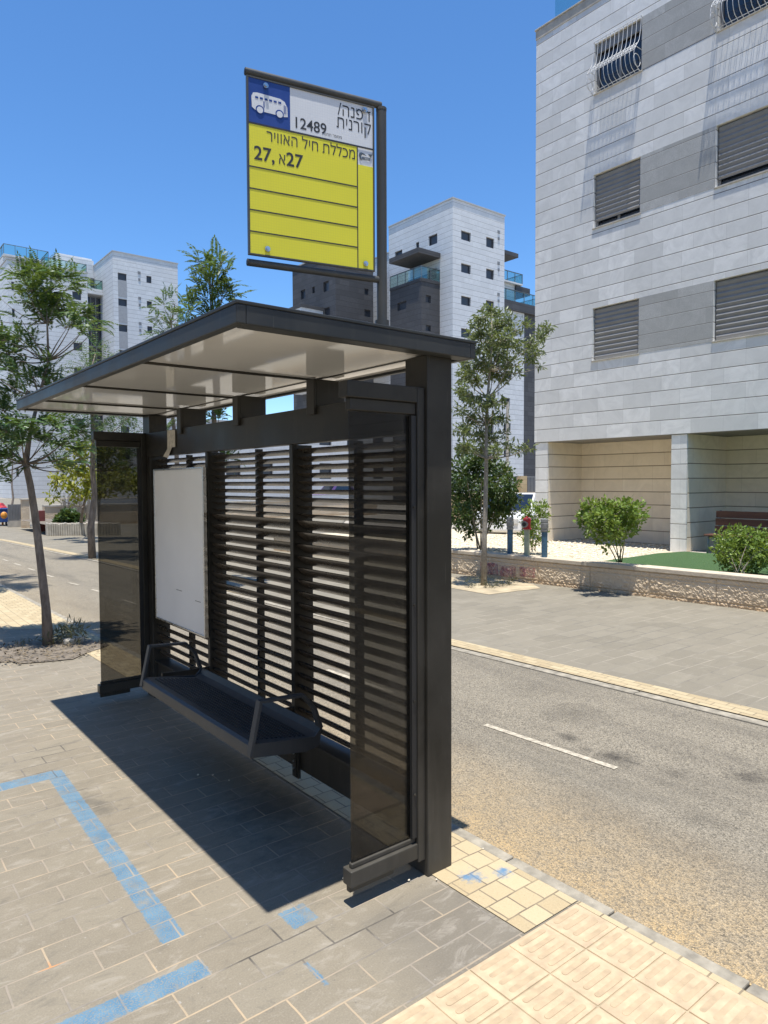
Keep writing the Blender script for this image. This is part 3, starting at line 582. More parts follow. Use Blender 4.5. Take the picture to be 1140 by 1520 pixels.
for (a, c) in cols:
    for k, (lo, hi) in enumerate(rows):
        q = MB(); xf = BX + .09; t = .055
        q.box(xf, xf + .06, a, a + t, lo, hi); q.box(xf, xf + .06, c - t, c, lo, hi); q.box(xf, xf + .06, a + t, c - t, hi - t, hi); q.box(xf, xf + .06, a + t, c - t, lo, lo + t)
        w = q.build('window', M['wframe'], nb)
        q = MB(); q.box(BX - .02, BX + .09, a - .02, c + .02, lo - .028, lo - .001); q.build('sill', M['concrete'], w, .004)
        q = MB(); q.box(xf + .03, xf + .034, a + t, c - t, lo + t, hi - t); q.build('pane', M['pane'], w)
        q = MB(); ym = (a + c) / 2; q.box(xf + .012, xf + .05, ym - .03, ym + .03, lo + t, hi - t); q.build('sash_bar', M['wframe'], w)
        if k < 2:
            q = MB(); z = hi - .03; low = lo + (.0 if k == 0 else .13); x_ = BX + .055
            while z > low + .02:
                z2 = max(low, z - .098); q.quad((x_, a + .03, z), (x_, c - .03, z), (x_ - .012, c - .03, z - .03), (x_ - .012, a + .03, z - .03))
                q.quad((x_ - .012, a + .03, z - .03), (x_ - .012, c - .03, z - .03), (x_ + .012, c - .03, z2 + .006), (x_ + .012, a + .03, z2 + .006)); q.quad((x_ + .012, a + .03, z2 + .006), (x_ + .012, c - .03, z2 + .006), (x_, c - .03, z2), (x_, a + .03, z2)); z = z2
            q.build('roller_shutter', M['shutter'], w)
        else:
            q = MB(); q.box(BX + .05, BX + .088, a + .01, c - .01, hi - .20, hi - .002); q.build('shutter_box', M['wframe'], w)
            # bellied white burglar bars
            H = hi - lo + .06; zt_ = hi + .02
            def prof(t):   # outward distance at height fraction t from the top
                if t < .38: return .03 + .05 * (t / .38) ** 2
                if t < .74: s_ = (t - .38) / .36; return .08 + .20 * (3 * s_ ** 2 - 2 * s_ ** 3)
                s_ = (t - .74) / .26; return .05 + .23 * math.sqrt(max(0, 1 - s_ ** 1.8))
            q = MB(); n_ = int(round((c - a) / .098))
            for i in range(n_ + 1):
                y = a + .0 + (c - a) * i / n_
                q.tube([(BX - prof(t / 16), y, zt_ - H * t / 16) for t in range(17)], .0058, 6)
            for t in (.0, .52, .60, .68, .985): q.tube([(BX - prof(t) - .004, a - .01, zt_ - H * t), (BX - prof(t) - .004, c + .01, zt_ - H * t)], .0062, 6)
            for i in range(n_):
                ya = a + (c - a) * i / n_; yb = a + (c - a) * (i + 1) / n_
                for t0, t1 in ((.52, .60), (.60, .68)):
                    q.tube([(BX - prof(t0) - .006, ya, zt_ - H * t0), (BX - prof(t1) - .006, yb, zt_ - H * t1)], .0046, 5); q.tube([(BX - prof(t1) - .006, ya, zt_ - H * t1), (BX - prof(t0) - .006, yb, zt_ - H * t0)], .0046, 5)
            for ye in (a, c):
                for t in (.0, .60, .985): q.tube([(BX - prof(t), ye, zt_ - H * t), (BX + .02, ye, zt_ - H * t)], .007, 6)
                q.tube([(BX - .17 + .12 * math.cos(s * PI / 8), ye, lo + .14 + .12 * math.sin(s * PI / 8)) for s in range(17)], .006, 5)
            q.build('window_grille', M['white'], w, smooth=True)
# ground floor: piers, recess walls
def cbox(name, m, *q):
    b = MB(); b.box(*q); return b.build(name, m, nb)
cbox('pier', M['stone'], BX + .02, BX + .06, 10.30, BC - .02, .1, 2.569); cbox('wing_wall', M['stone_tan_bounce'], BX + .0605, 14.32, 10.30, BC - .02, .1, 2.569)
cbox('pier', M['stone'], BX + .02, BX + .06, 6.95, 7.27, .1, 2.569); cbox('wing_wall', M['stone_tan_bounce'], BX + .0605, 14.6, 6.952, 7.27, .1, 2.569)
cbox('back_wall', M['stone_tan_bounce'], 14.32, 14.5, 7.27, BC - .02, .1, 2.569); cbox('back_wall', M['stone_tan_bounce'], 14.62, 14.8, -34, 6.95, .1, 2.569)
cbox('inner_wall', M['stone_tan_bounce'], 14.6, 14.8, 6.95, 7.27, .1, 2.569)
b = MB(); b.box(BX + .02, 14.62, -34, 6.93, .05, .275); nb_f = b.build('porch_floor', M['concrete'], nb)
b = MB(); b.tube([(14.29, 7.9, 2.03), (14.31, 7.9, 2.0)], .03, 6); b.prism([(14.30, 7.82, 2.12), (14.30, 7.90, 2.04), (14.30, 7.99, 1.95), (14.30, 7.95, 2.06), (14.30, 7.89, 2.13)], (.018, 0, 0)); b.build('wall_scar', M['rough'], nb)

ob = thing('apartment_building', (-26, 0, 0), 'unseen pale stone apartment building added across the street to cut blue sky light', 'building')  # added out of view; its height keeps blue sky light off the shelter shade
b = MB(); hl = [(y, y + 1.6, z, z + 1.3) for y in range(-44, 56, 5) for z in (1.2, 4.2, 7.2, 10.2, 13.2, 16.2)]
facade(b, 'x', -22, -46, 60, -.05, 23.0, hl, -.2); b.quad((-22, -46, 23.0), (-22, 60, 23.0), (-36, 60, 23.0), (-36, -46, 23.0)); b.quad((-22, 60, -.05), (-36, 60, -.05), (-36, 60, 23.0), (-22, 60, 23.0)); b.quad((-22, -46, -.05), (-36, -46, -.05), (-36, -46, 23.0), (-22, -46, 23.0)); b.quad((-36, -46, -.05), (-36, 60, -.05), (-36, 60, 23.0), (-36, -46, 23.0))
b.build('wall', M['far_stone'], ob)
for a, c, lo, hi in hl[:90]: q = MB(); q.box(-22.2, -22.16, a, c, lo, hi); q.build('window', M['farpane'], ob)

# ------------------------------------------------------------------ planter: wall, gravel, turf, plants
pw = thing('planter_wall', (8.9, 7, 0), 'low rock faced stone planter wall with smooth pale cap beside the footpath', 'wall')
b = MB(); bc = MB(); ys = [-6, 1.5, 3.8, 5.6, 7, 9, 13, 15]
wx = lambda y: lerp(WALLX, y)
for y0, y1 in zip(ys, ys[1:]):
    t0 = [(wx(y0), y0), (wx(y0) + .22, y0), (wx(y1) + .22, y1), (wx(y1), y1)]
    for z0, z1, bb_, e in ((-.02, .368, b, 0), (.372, .435, bc, .030)):
        q = [(x + (e if i in (1, 2) else -e), y, z0) for i, (x, y) in enumerate(t0)]; bb_.prism(q, (0, 0, z1 - z0))
from mathutils import noise as NZ
y = 2.6; ny, nz_ = 620, 26; k0 = len(b.v); top_ = 11.0
for i in range(ny + 1):
    yy = 2.6 + (top_ - 2.6) * i / ny
    for j in range(nz_ + 1):
        z = -.02 + .388 * j / nz_; fy_ = ((yy + 3.0) / .93) % 1; jd = min(fy_, 1 - fy_) * .93; zd = min(abs(z - .30), abs(z - .06))
        e = NZ.noise(Vector((yy * 17, z * 20, 3))) * .6 + NZ.noise(Vector((yy * 38, z * 44, 9))) * .4; e = abs(e) * 1.7
        m_ = min(1, max(0, min(jd, zd * 1.4) - .002) / .010); d_ = .003 + .016 * (.45 + e) * m_
        if j in (0, nz_): d_ = .001
        b.v.append((wx(yy) - d_, yy, z))
for i in range(ny):
    for j in range(nz_): q = k0 + i * (nz_ + 1) + j; b.f.append((q, q + 1, q + nz_ + 2, q + nz_ + 1))
b.build('wall_body', M['rock'], pw); bc.build('wall_cap', plain('planter_cap_stone', (.56, .475, .36), .85, .15, 6, bump=.8, bscale=40), pw, .008)
def mat_stencil():
    k = N('stencil_paint'); ns = k.noise(14, 5, .75); b2 = k.noise(5, 3)
    tr = k.n('BsdfTransparent'); k.set(k.b.inputs['Base Color'], k.mix(k.ramp(b2, .4, .6), (.42, .07, .11), (.55, .22, .25))); k.b.inputs['Roughness'].default_value = .8
    q = k.n('MixShader'); k.set(q.inputs[0], k.ramp(ns, .42, .66, .05, .5)); k.set(q.inputs[1], tr.outputs[0]); k.set(q.inputs[2], k.b.outputs[0]); k.set(k.out.inputs['Surface'], q.outputs[0]); return k.m
M['stencil'] = mat_stencil()
for ya, yb, z0, z1 in ((8.02, 8.40, .07, .27), (7.66, 7.99, .06, .25), (7.28, 7.58, .10, .26)):
    q = MB(); q.prism([(wx(ya) - .022, ya, z0), (wx(yb) - .022, yb, z0), (wx(yb) - .022, yb, z1), (wx(ya) - .022, ya, z1)], (.002, 0, 0)); q.build('painted_stencil', M['stencil'], pw)
def bedz(x): return .37 + (min(max(x, 9.1), 13) - 9.1) / 3.9 * -.11
b = MB()
for y0, y1 in zip([-6, 1.5, 3.8, 5.6, 7, 9, 13], [1.5, 3.8, 5.6, 7, 9, 13, 15]):
    for i in range(4):
        f0, f1 = i / 4, (i + 1) / 4
        P = lambda f, y: (wx(y) + .2 + (14.4 - wx(y) - .2) * f, y, bedz(wx(y) + (14.4 - wx(y)) * f))
        b.quad(P(f0, y0), P(f1, y0), P(f1, y1), P(f0, y1))
struct(b.build('gravel_bed', M['gravel']))
b = MB()
ico = [(0, 0, .7), (1, 0, 0), (.3, .95, 0), (-.8, .6, .1), (-.8, -.6, 0), (.3, -.95, .1), (0, 0, -.6)]; icf = [(0, i, i % 5 + 1) for i in range(1, 6)]
icf = [(0, i, i % 5 + 1) for i in range(1, 6)] + [(6, i % 5 + 1, i) for i in range(1, 6)]
def in_turf(x, y): return y < 6.45 + (x - 9.3) * .19 + .25 * math.sin(x * 2.1)
for i in range(5200):
    x = R.uniform(9.0, 14.2); y = R.uniform(6.1, 12.5)
    if x < wx(y) + .26 or in_turf(x, y): continue
    r = R.uniform(.014, .034) * (1.5 if R.random() < .08 else 1); a = R.uniform(0, 6.28); ca, sa = math.cos(a), math.sin(a); e = R.uniform(.6, 1)
    b.add([(x + r * (px * ca - py * e * sa), y + r * (px * sa + py * e * ca), bedz(x) + r * (.25 + pz * .75)) for px, py, pz in ico], icf)
st = b.build('pebble_bed', M['pebble'], smooth=False); struct(st, 'stuff')
b = MB(); tp = [(9.36 + .0, 6.45, 0), (10.2, 6.62, 0), (11.0, 6.75, 0), (12, 6.95, 0), (12.95, 6.93, 0), (12.98, -5, 0), (9.9, -5, 0), (9.62, 2, 0), (9.42, 4.0, 0), (9.30, 5.6, 0)]
b.prism([(x, y, bedz(x) + .012) for x, y, _ in tp], (0, 0, .02)); struct(b.build('artificial_turf', M['turf']), 'stuff')

# leaves
def leaf(b, p, d, n, L, w, fold=.0):
    s = d.cross(n)
    if s.length < 1e-4: return
    s.normalize(); m = p + d * (L * .45); k = len(b.v)
    b.v += [tuple(p), tuple(m + s * w / 2 + n * fold), tuple(p + d * L), tuple(m - s * w / 2 + n * fold)]; b.f.append((k, k + 1, k + 2, k + 3))
def rv():
    while 1:
        v = Vector((R.uniform(-1, 1), R.uniform(-1, 1), R.uniform(-1, 1)))
        if .05 < v.length < 1: return v.normalized()
def frond(b, p, d, L, pairs, ll, lw, droop=.5):
    """a feathery compound leaf: paired leaflets along a drooping stalk"""
    d = d.normalized(); side = d.cross(Vector((0, 0, 1)))
    if side.length < .1: side = rv().cross(d)
    side.normalize(); q = p.copy()
    for i in range(pairs):
        q = q + d * (L / pairs); d = (d + Vector((0, 0, -droop / pairs))).normalized(); n = side.cross(d).normalized()
        k = math.sin(PI * (i + 1.2) / (pairs + 1.6)) ** .5
        for s in (-1, 1):
            leaf(b, q, (side * s + d * .45 + Vector((0, 0, -.18))).normalized(), (n + rv() * .75).normalized(), ll * k * R.uniform(.85, 1.1), lw)
    leaf(b, q, d, side.cross(d), ll, lw)
def bez(a, m, c, n=8): return [a * ((1 - t) ** 2) + m * (2 * t * (1 - t)) + c * t * t for t in [i / n for i in range(n + 1)]]
def tree(label, base, trunk, clusters, kind, leafm, barkm, group, name='street_tree', limb_r=.018, **kw):
    """trunk = [(point, radius)...]; clusters = [(centre, radius, count)]; each cluster hangs on a limb of its own"""
    t = thing(name, base, label, 'tree', group)
    b = MB(); b.tube([p for p, r in trunk], [r for p, r in trunk], 12); lb = b; lv = MB()
    for c, rad, cnt in clusters:
        c = Vector(c); tk = trunk[kw.get('first', 1):]; cand = [(p, r) for p, r in tk if p.z < c.z - .05] or [tk[0]]
        s, sr = min(cand, key=lambda q: (q[0] - c).length + R.uniform(0, .25) * kw.get('spread', 1))
        mid = (s + c) / 2 + Vector((0, 0, -.12 * (c - s).length)) + rv() * .05
        lb.tube(bez(s, mid, c), [min(sr * .7, limb_r) * (1 - .8 * i / 8) for i in range(9)], 6)
        for i in range(cnt):
            o = rv(); o.z = o.z * kw.get('flat', .8) + .1; p = c + o * rad * kw.get('off', 1) * (R.random() ** .6)
            if i % 3 == 0: lb.tube([c + (p - c) * .1, (c + p) / 2 + rv() * .02, p], [.005, .004, .0015], 4, False)
            if kind == 'feather':
                out = (p - Vector((trunk[-1][0].x, trunk[-1][0].y, p.z - .25))).normalized()
                dd = out * .6 + o * .8 + rv() * .4 + Vector((0, 0, .12))
                L = R.uniform(*kw.get('L', (.22, .36))); frond(lv, p, dd, L, kw.get('pairs', 11), L * kw.get('ll', .25), L * kw.get('lw', .065), R.uniform(.5, 1.2))
            else:
                for j in range(kw.get('per', 5)):
                    dd = (o * .5 + rv() + Vector((0, 0, -.25))).normalized(); L = R.uniform(*kw.get('L', (.06, .10))) * R.choice((.7, 1, 1, 1.2))
                    leaf(lv, p + rv() * kw.get('scat', .05), dd, (rv() + Vector((0, 0, .8))).normalized(), L, L * kw.get('lw', .32), L * .05)
    lb.build('trunk', barkm, t, smooth=True); lv.build('crown', leafm, t)
    return t
def cl(lst, d, jit, cnt, ppm, z=1):
    return [(at(u, v, d + R.uniform(-jit, jit)), r / ppm, max(3, int(cnt * (r / 35) ** 2))) for u, v, r in lst]
GT = 'young street trees along the path'
# the tree left of the shelter
d0 = 7.14
tr = [(gz(72, 958), .058), (at(68, 900, d0), .048), (at(60, 830, d0), .044), (at(52, 765, d0), .041), (at(45, 720, d0), .038), (at(38, 688, d0), .036), (at(45, 640, d0), .022), (at(58, 590, d0), .018), (at(72, 535, d0), .015), (at(70, 480, d0), .010), (at(68, 430, d0), .006)]
tr = [(p, r * .88) for p, r in tr]
tr[0] = (tr[0][0] - Vector((0, 0, .03)), .058)
cls = [(35, 414, 14), (60, 410, 16), (88, 413, 15), (110, 419, 9), (45, 432, 16), (72, 435, 18), (98, 430, 11), (58, 455, 16), (80, 458, 16), (38, 450, 9), (70, 475, 14), (30, 472, 7), (95, 462, 11), (112, 468, 14), (130, 478, 12), (100, 486, 10), (122, 492, 11), (143, 486, 7), (8, 505, 14), (28, 502, 13), (45, 515, 12), (12, 526, 16), (35, 536, 12), (-8, 515, 16), (18, 552, 11), (50, 560, 13), (72, 552, 10), (62, 575, 14), (86, 570, 8), (40, 582, 11), (20, 582, 11),
       (5, 610, 16), (10, 640, 16), (-10, 630, 16), (35, 632, 13), (60, 628, 13), (85, 632, 13), (110, 640, 13), (30, 660, 14), (60, 655, 13), (90, 660, 13), (115, 668, 11), (10, 680, 14), (-5, 700, 14), (45, 692, 8), (85, 690, 11), (105, 695, 9), (15, 716, 8), (-25, 470, 14), (-25, 540, 16), (-30, 600, 16), (-25, 660, 16), (-2, 440, 5)]
tree('feathery leaved tree with a leaning grey trunk in the dirt patch left of the shelter', (gz(72, 958).x, gz(72, 958).y, 0), tr, cl(cls, d0, .35, 135, 145), 'feather', M['leaf_feather'], M['bark'], GT, limb_r=.010, L=(.14, .26), lw=.078, pairs=13, ll=.26, first=5, flat=.5, off=.65)
# two behind the roof on the far side of the path
def simple_tree(label, u_top, v_top, d, trunk_uv, cls_, jit, cnt, leafm, kind='feather', bark=M['bark'], r0=.07, base=None, **kw):
    p = at(u_top, v_top, d); bs = base or Vector((p.x, p.y, 0)); ppm = F / d
    tr = [(Vector((bs.x, bs.y, -.03)), r0)] + [(bs.lerp(p, t) + Vector((R.uniform(-.05, .05), R.uniform(-.05, .05), 0)), r0 * (1 - t * .9)) for t in (.15, .3, .42, .55, .68, .8, .9, .97)]
    return tree(label, (bs.x, bs.y, 0), tr, cl(cls_, d, jit, cnt, ppm), kind, leafm, bark, GT, **kw)
simple_tree('tallest feathery tree whose top stands above the shelter roof edge', 318, 376, 11, None, [(317, 382, 8), (328, 392, 10), (304, 394, 10), (318, 402, 13), (338, 402, 7), (292, 386, 6), (312, 420, 15), (340, 424, 10), (290, 424, 9), (330, 440, 16), (305, 446, 15), (350, 440, 7), (278, 462, 11), (320, 475, 18), (352, 485, 14), (290, 500, 16), (335, 530, 18), (300, 560, 18), (350, 590, 16), (325, 620, 18), (300, 650, 16), (340, 680, 14)], .35, 150, M['leaf_feather'], L=(.18, .30), pairs=13, lw=.095)
simple_tree('feathery tree peeking over the roof right of the left white block', 256, 440, 14, None, [(252, 443, 6), (243, 452, 7), (264, 455, 7), (254, 464, 9), (240, 472, 8), (272, 464, 6), (280, 482, 8), (258, 482, 10), (242, 492, 8), (232, 456, 4), (268, 500, 11), (236, 505, 9), (250, 530, 14), (270, 560, 14), (235, 570, 14), (255, 600, 14), (245, 640, 14)], .35, 190, M['leaf_feather'], L=(.18, .30), lw=.095)
b16 = gz(137, 829)
simple_tree('street tree with yellowing crown and straight trunk beyond the left glass wing', 140, 515, 15.4, None, [(140, 520, 14), (158, 540, 18), (125, 545, 16), (145, 565, 24), (175, 575, 20), (110, 580, 18), (130, 600, 26), (165, 610, 26), (190, 620, 18), (95, 620, 18), (120, 640, 24), (150, 650, 26), (180, 660, 24), (205, 650, 18), (100, 660, 20), (165, 690, 14), (198, 690, 18)], .7, 150, M['leaf_feather'], base=b16, r0=.085, L=(.22, .36), pairs=7)
simple_tree('bright yellow green tree behind the trees beyond the path', 140, 640, 20, None, [(95, 690, 14), (115, 700, 16), (135, 712, 18), (85, 712, 12), (105, 722, 13), (128, 732, 12), (155, 705, 20), (150, 728, 14), (175, 715, 20), (80, 735, 8), (115, 740, 8), (185, 700, 18), (200, 720, 18), (120, 670, 16), (160, 670, 20)], .9, 160, M['leaf_yellow'], kind='leaf', base=gz(120, 794), r0=.06, per=7, L=(.10, .18), lw=.5, scat=.12)
simple_tree('street tree hidden at the left edge casting shade over the path', -75, 560, 11, None, [(-60, 520, 40), (-30, 560, 36), (-90, 580, 50), (-40, 610, 40), (-10, 640, 26), (-70, 640, 40), (-110, 540, 40), (-20, 500, 26)], .6, 40, M['leaf_feather'], L=(.24, .4))
simple_tree('slim tree at the far left of the path before the grey fence', 18, 640, 27, None, [(18, 640, 10), (5, 655, 14), (28, 660, 12), (15, 680, 16), (35, 690, 10), (0, 700, 10)], .6, 200, M['leaf_feather'], base=gz(17, 783), r0=.05)
# ash tree right of the shelter
d1 = 11.1; t0 = gz(718, 870)
tr = [(t0 - Vector((0, 0, .03)), .052), (at(719, 800, d1), .040), (at(721, 730, d1), .035), (at(722, 680, d1), .030), (at(722, 630, d1), .026), (at(724, 590, d1), .022), (at(727, 550, d1), .017), (at(730, 510, d1), .012), (at(730, 470, d1), .007)]
cls = [(728, 462, 13), (716, 472, 12), (742, 468, 10), (706, 482, 9), (735, 485, 16), (752, 478, 14), (715, 495, 16), (698, 500, 9), (765, 490, 11), (745, 505, 18), (725, 515, 18), (763, 512, 13), (705, 520, 13), (740, 530, 18), (755, 540, 14), (715, 540, 17), (775, 520, 10), (790, 510, 12), (803, 500, 12), (812, 488, 10), (798, 525, 10), (785, 535, 9), (800, 545, 6), (693, 545, 12), (730, 555, 16), (690, 560, 14), (705, 565, 15), (748, 560, 12), (770, 552, 8), (683, 580, 12), (697, 592, 14), (712, 600, 14), (735, 598, 14), (725, 625, 14), (745, 622, 11), (700, 622, 15), (684, 640, 13), (680, 610, 10), (710, 645, 15), (730, 652, 13), (748, 645, 8), (692, 665, 15), (735, 672, 9), (715, 668, 13), (755, 660, 9), (770, 668, 10), (785, 665, 7), (778, 480, 8), (790, 482, 5)]
tree('slender ash tree with pale olive leaves standing before the planter wall right of the shelter', (t0.x, t0.y, 0), tr, cl(cls, d1, .45, 260, 93.3), 'leaf', M['leaf_ash'], M['bark2'], GT, limb_r=.014, L=(.06, .105), lw=.30, per=5, scat=.045)

def shrub(name, label, base, cls_, d, jit, cnt, leafm, stems, L, lw, per=6, scat=.05, sr=.012, group=None, cat='shrub'):
    t = thing(name, tuple(base), label, cat, group); ppm = F / d; lb = MB(); lv = MB(); bv = Vector(base)
    C_ = cl(cls_, d, jit, cnt, ppm)
    for i in range(stems):
        c = Vector(C_[i % len(C_)][0]); s = bv + Vector((R.uniform(-.05, .05), R.uniform(-.05, .05), -.02)); lb.tube(bez(s, (s + c) / 2 + Vector((0, 0, .08)) + rv() * .04, c, 6), [sr * (1 - .7 * i_ / 6) for i_ in range(7)], 6)
    for c, rad, n in C_:
        c = Vector(c)
        for i in range(n):
            o = rv(); p = c + o * rad * (R.random() ** .45)
            for j in range(per):
                l = R.uniform(*L) * R.choice((.65, .9, 1, 1.15)); leaf(lv, p + rv() * scat, (o + rv() * .9 + Vector((0, 0, .2))).normalized(), (o * .6 + rv() * .6 + Vector((0, 0, .6))).normalized(), l, l * lw, l * .06)
    lb.build('stem', M['bark2'], t, smooth=True); lv.build('foliage', leafm, t); return t
SG = 'shrubs in the planter'
p = gz(712, 818, .34)
shrub('large_shrub', 'large dark green round shrub with bare lower stems behind the slender ash tree', p, [(690, 700, 20), (715, 690, 20), (745, 700, 16), (755, 720, 14), (690, 735, 22), (720, 725, 22), (742, 740, 20), (682, 765, 18), (705, 760, 20), (735, 765, 18), (750, 755, 12), (695, 785, 12), (690, 672, 12), (725, 672, 12), (675, 715, 14), (762, 738, 8)], 12.9, .5, 330, M['leaf_dark'], 7, (.06, .10), .55, 6, .06, .018, SG)
p = gz(918, 836, .37)
shrub('clipped_shrub', 'clipped flat topped bright green shrub on thin stems, before the recessed stone wall', p, [(866, 757, 11), (880, 754, 13), (897, 753, 13), (914, 752, 13), (931, 752, 13), (946, 754, 11), (864, 768, 10), (880, 770, 14), (898, 770, 15), (916, 770, 15), (934, 770, 14), (949, 770, 9), (875, 784, 11), (893, 787, 13), (912, 787, 13), (930, 785, 12), (944, 783, 8), (905, 800, 9), (888, 798, 7), (918, 800, 7), (902, 815, 4)], 10.1, .25, 300, M['leaf_bright'], 6, (.045, .075), .62, 5, .04, .010, SG)
p = gz(1098, 856, .37)
shrub('loose_shrub', 'loose yellow green shrub on the turf in front of the wooden park bench', p, [(1075, 800, 13), (1095, 796, 14), (1115, 797, 14), (1135, 800, 14), (1070, 818, 12), (1088, 815, 16), (1108, 815, 16), (1128, 818, 16), (1080, 834, 12), (1100, 838, 14), (1120, 838, 13), (1140, 830, 12), (1155, 812, 14), (1100, 850, 9)], 9.5, .22, 420, M['leaf_bright'], 8, (.035, .065), .5, 5, .045, .008, SG)
p = gz(790, 815, .36)
shrub('small_shrub', 'small light green shrub behind the red hydrant at the pier foot', p, [(788, 752, 9), (803, 755, 10), (778, 762, 9), (795, 765, 13), (808, 768, 8), (785, 780, 12), (800, 785, 11), (790, 800, 10), (780, 795, 8), (803, 803, 7)], 12.4, .2, 300, M['leaf_bright'], 6, (.05, .08), .5, 5, .05, .01, SG)
p = gz(726, 866)
shrub('grass_tuft', 'tuft of dark low grass at the foot of the slender ash tree', p, [(698, 865, 6), (712, 864, 6), (728, 865, 7), (745, 866, 6), (760, 864, 7)], 11, .15, 500, M['leaf_dry'], 2, (.05, .10), .12, 5, .04, .004, None, 'grass')
b = MB(); c_ = gz(722, 868); o_ = [(c_.x + rx_, c_.y + ry_, .013) for rx_, ry_ in ((-.75, -.75), (.3, -.85), (.55, -.5), (.6, .6), (-.1, 1.1), (-.7, .9))]; b.add(o_, [tuple(range(6))]); struct(b.build('tree_pit', M['sandsoil']))
# tree pit left, dry bush, stones
b = MB(); c_ = gz(65, 966); o_ = [(c_.x + .55 * math.cos(a * PI / 9) * R.uniform(.85, 1.12) + .03, c_.y + .52 * math.sin(a * PI / 9) * R.uniform(.85, 1.12), .009) for a in range(18)]; b.add(o_, [tuple(range(18))]); struct(b.build('tree_pit', M['soil']))
b = MB(); c_ = gz(65, 966)
for i in range(700):
    a_ = R.uniform(0, 6.28); r_ = .58 * math.sqrt(R.random()); l_ = R.uniform(.02, .06)
    leaf(b, Vector((c_.x + r_ * math.cos(a_), c_.y + r_ * math.sin(a_), .012 + R.random() * .02)), Vector((R.uniform(-1, 1), R.uniform(-1, 1), R.uniform(-.1, .3))).normalized(), Vector((R.uniform(-.4, .4), R.uniform(-.4, .4), 1)).normalized(), l_, l_ * .35)
struct(b.build('leaf_litter', plain('dry_litter', (.17, .13, .08), .9, .4, 30)), 'stuff')
p = gz(95, 955)
shrub('dry_bush', 'low dry grey green weed bush at the foot of the leaning tree', p, [(85, 945, 10), (100, 938, 11), (112, 942, 9), (120, 938, 7), (95, 950, 9), (75, 955, 8), (50, 962, 9), (30, 965, 9), (108, 930, 5)], 7.2, .12, 240, M['leaf_dry'], 9, (.05, .10), .16, 4, .05, .004, None, 'bush')
p = gz(110, 956); b = MB(); b.box(-.10, .10, -.05, .05, 0, .07); o = b.build('stone_block', M['concrete'], bevel=.02); o.location = (p.x, p.y, 0); o.rotation_euler.z = .5; tag(o, 'rough concrete lump beside the dry bush in the tree pit', 'stone')

# pipes and hydrant
def standpipe(u, v, d, label):
    p = gz(u, v + 6, .36); t = thing('standpipe', (p.x, p.y, .30), label, 'pipe', 'capped blue pipes in the planter'); x, y = p.x, p.y
    b = MB(); b.lathe((x, y, 0), [(.048, .25), (.048, .86)], 16); b.build('pipe', M['pipe_blue'], t, smooth=True, angle=40)
    b = MB(); b.lathe((x, y, 0), [(.058, .845), (.060, .85), (.060, .875), (.052, .88), (.052, .90), (.062, .905), (.064, .98), (.056, .985), (.056, 1.0), (.06, 1.005), (.058, 1.05), (.03, 1.06)], 16); b.build('cap', M['pipe_grey'], t, smooth=True, angle=35)
standpipe(757, 822, 11.5, 'blue pipe with grey cap left of the red hydrant'); standpipe(808, 828, 11.0, 'blue pipe with grey cap right of the red hydrant')
p = gz(782, 831, .36); x, y = p.x, p.y
t = thing('fire_hydrant', (x, y, .30), 'fire hydrant with red head on a pale green pipe in the planter', 'hydrant')
b = MB(); b.lathe((x, y, 0), [(.046, .25), (.046, .87)], 16); b.build('pipe', M['pipe_green'], t, smooth=True, angle=40)
b = MB(); b.lathe((x, y, 0), [(.075, .87), (.075, .885), (.058, .89), (.06, .97), (.066, .99), (.064, 1.04), (.045, 1.06), (.02, 1.065), (.018, 1.085)], 18); b.build('head', M['red'], t, smooth=True, angle=35)
dv = Vector((-.85, -.2, 0)).normalized(); b = MB(); c_ = Vector((x, y, .955)); b.tube([c_, c_ + dv * .085], .045, 14); b.tube([c_ + dv * .085, c_ + dv * .10], .054, 14); ol = b.build('outlet', M['pipe_grey'], t, smooth=True, angle=40)
b = MB(); b.tube([c_ + dv * .1, c_ + dv * .103], .034, 14); b.build('outlet_plug', M['black'], ol)

# park bench under the building
t = thing('park_bench', (13.35, 5.6, .27), 'reddish brown slatted wooden bench with grey metal legs under the building', 'bench')
for i in range(3):
    b = MB(); b.box(13.36 + .02 * i, 13.39 + .02 * i, 4.4, 6.55, .66 + i * .145, .79 + i * .145); b.build('backrest_plank', M['wood'], t, .004)
b = MB()
for i in range(4): b.box(12.93 + i * .1, 13.02 + i * .1, 4.4, 6.55, .62, .65)
b.build('seat', M['wood'], t, .004)
for y in (6.48, 4.5):
    b = MB(); b.tube([(13.46, y, .27), (13.38, y, .62), (13.44, y, 1.09)], .022, 8); b.tube([(12.95, y, .27), (12.98, y, .60), (13.38, y, .60)], .022, 8); b.build('leg', M['pipe_grey'], t, smooth=True)

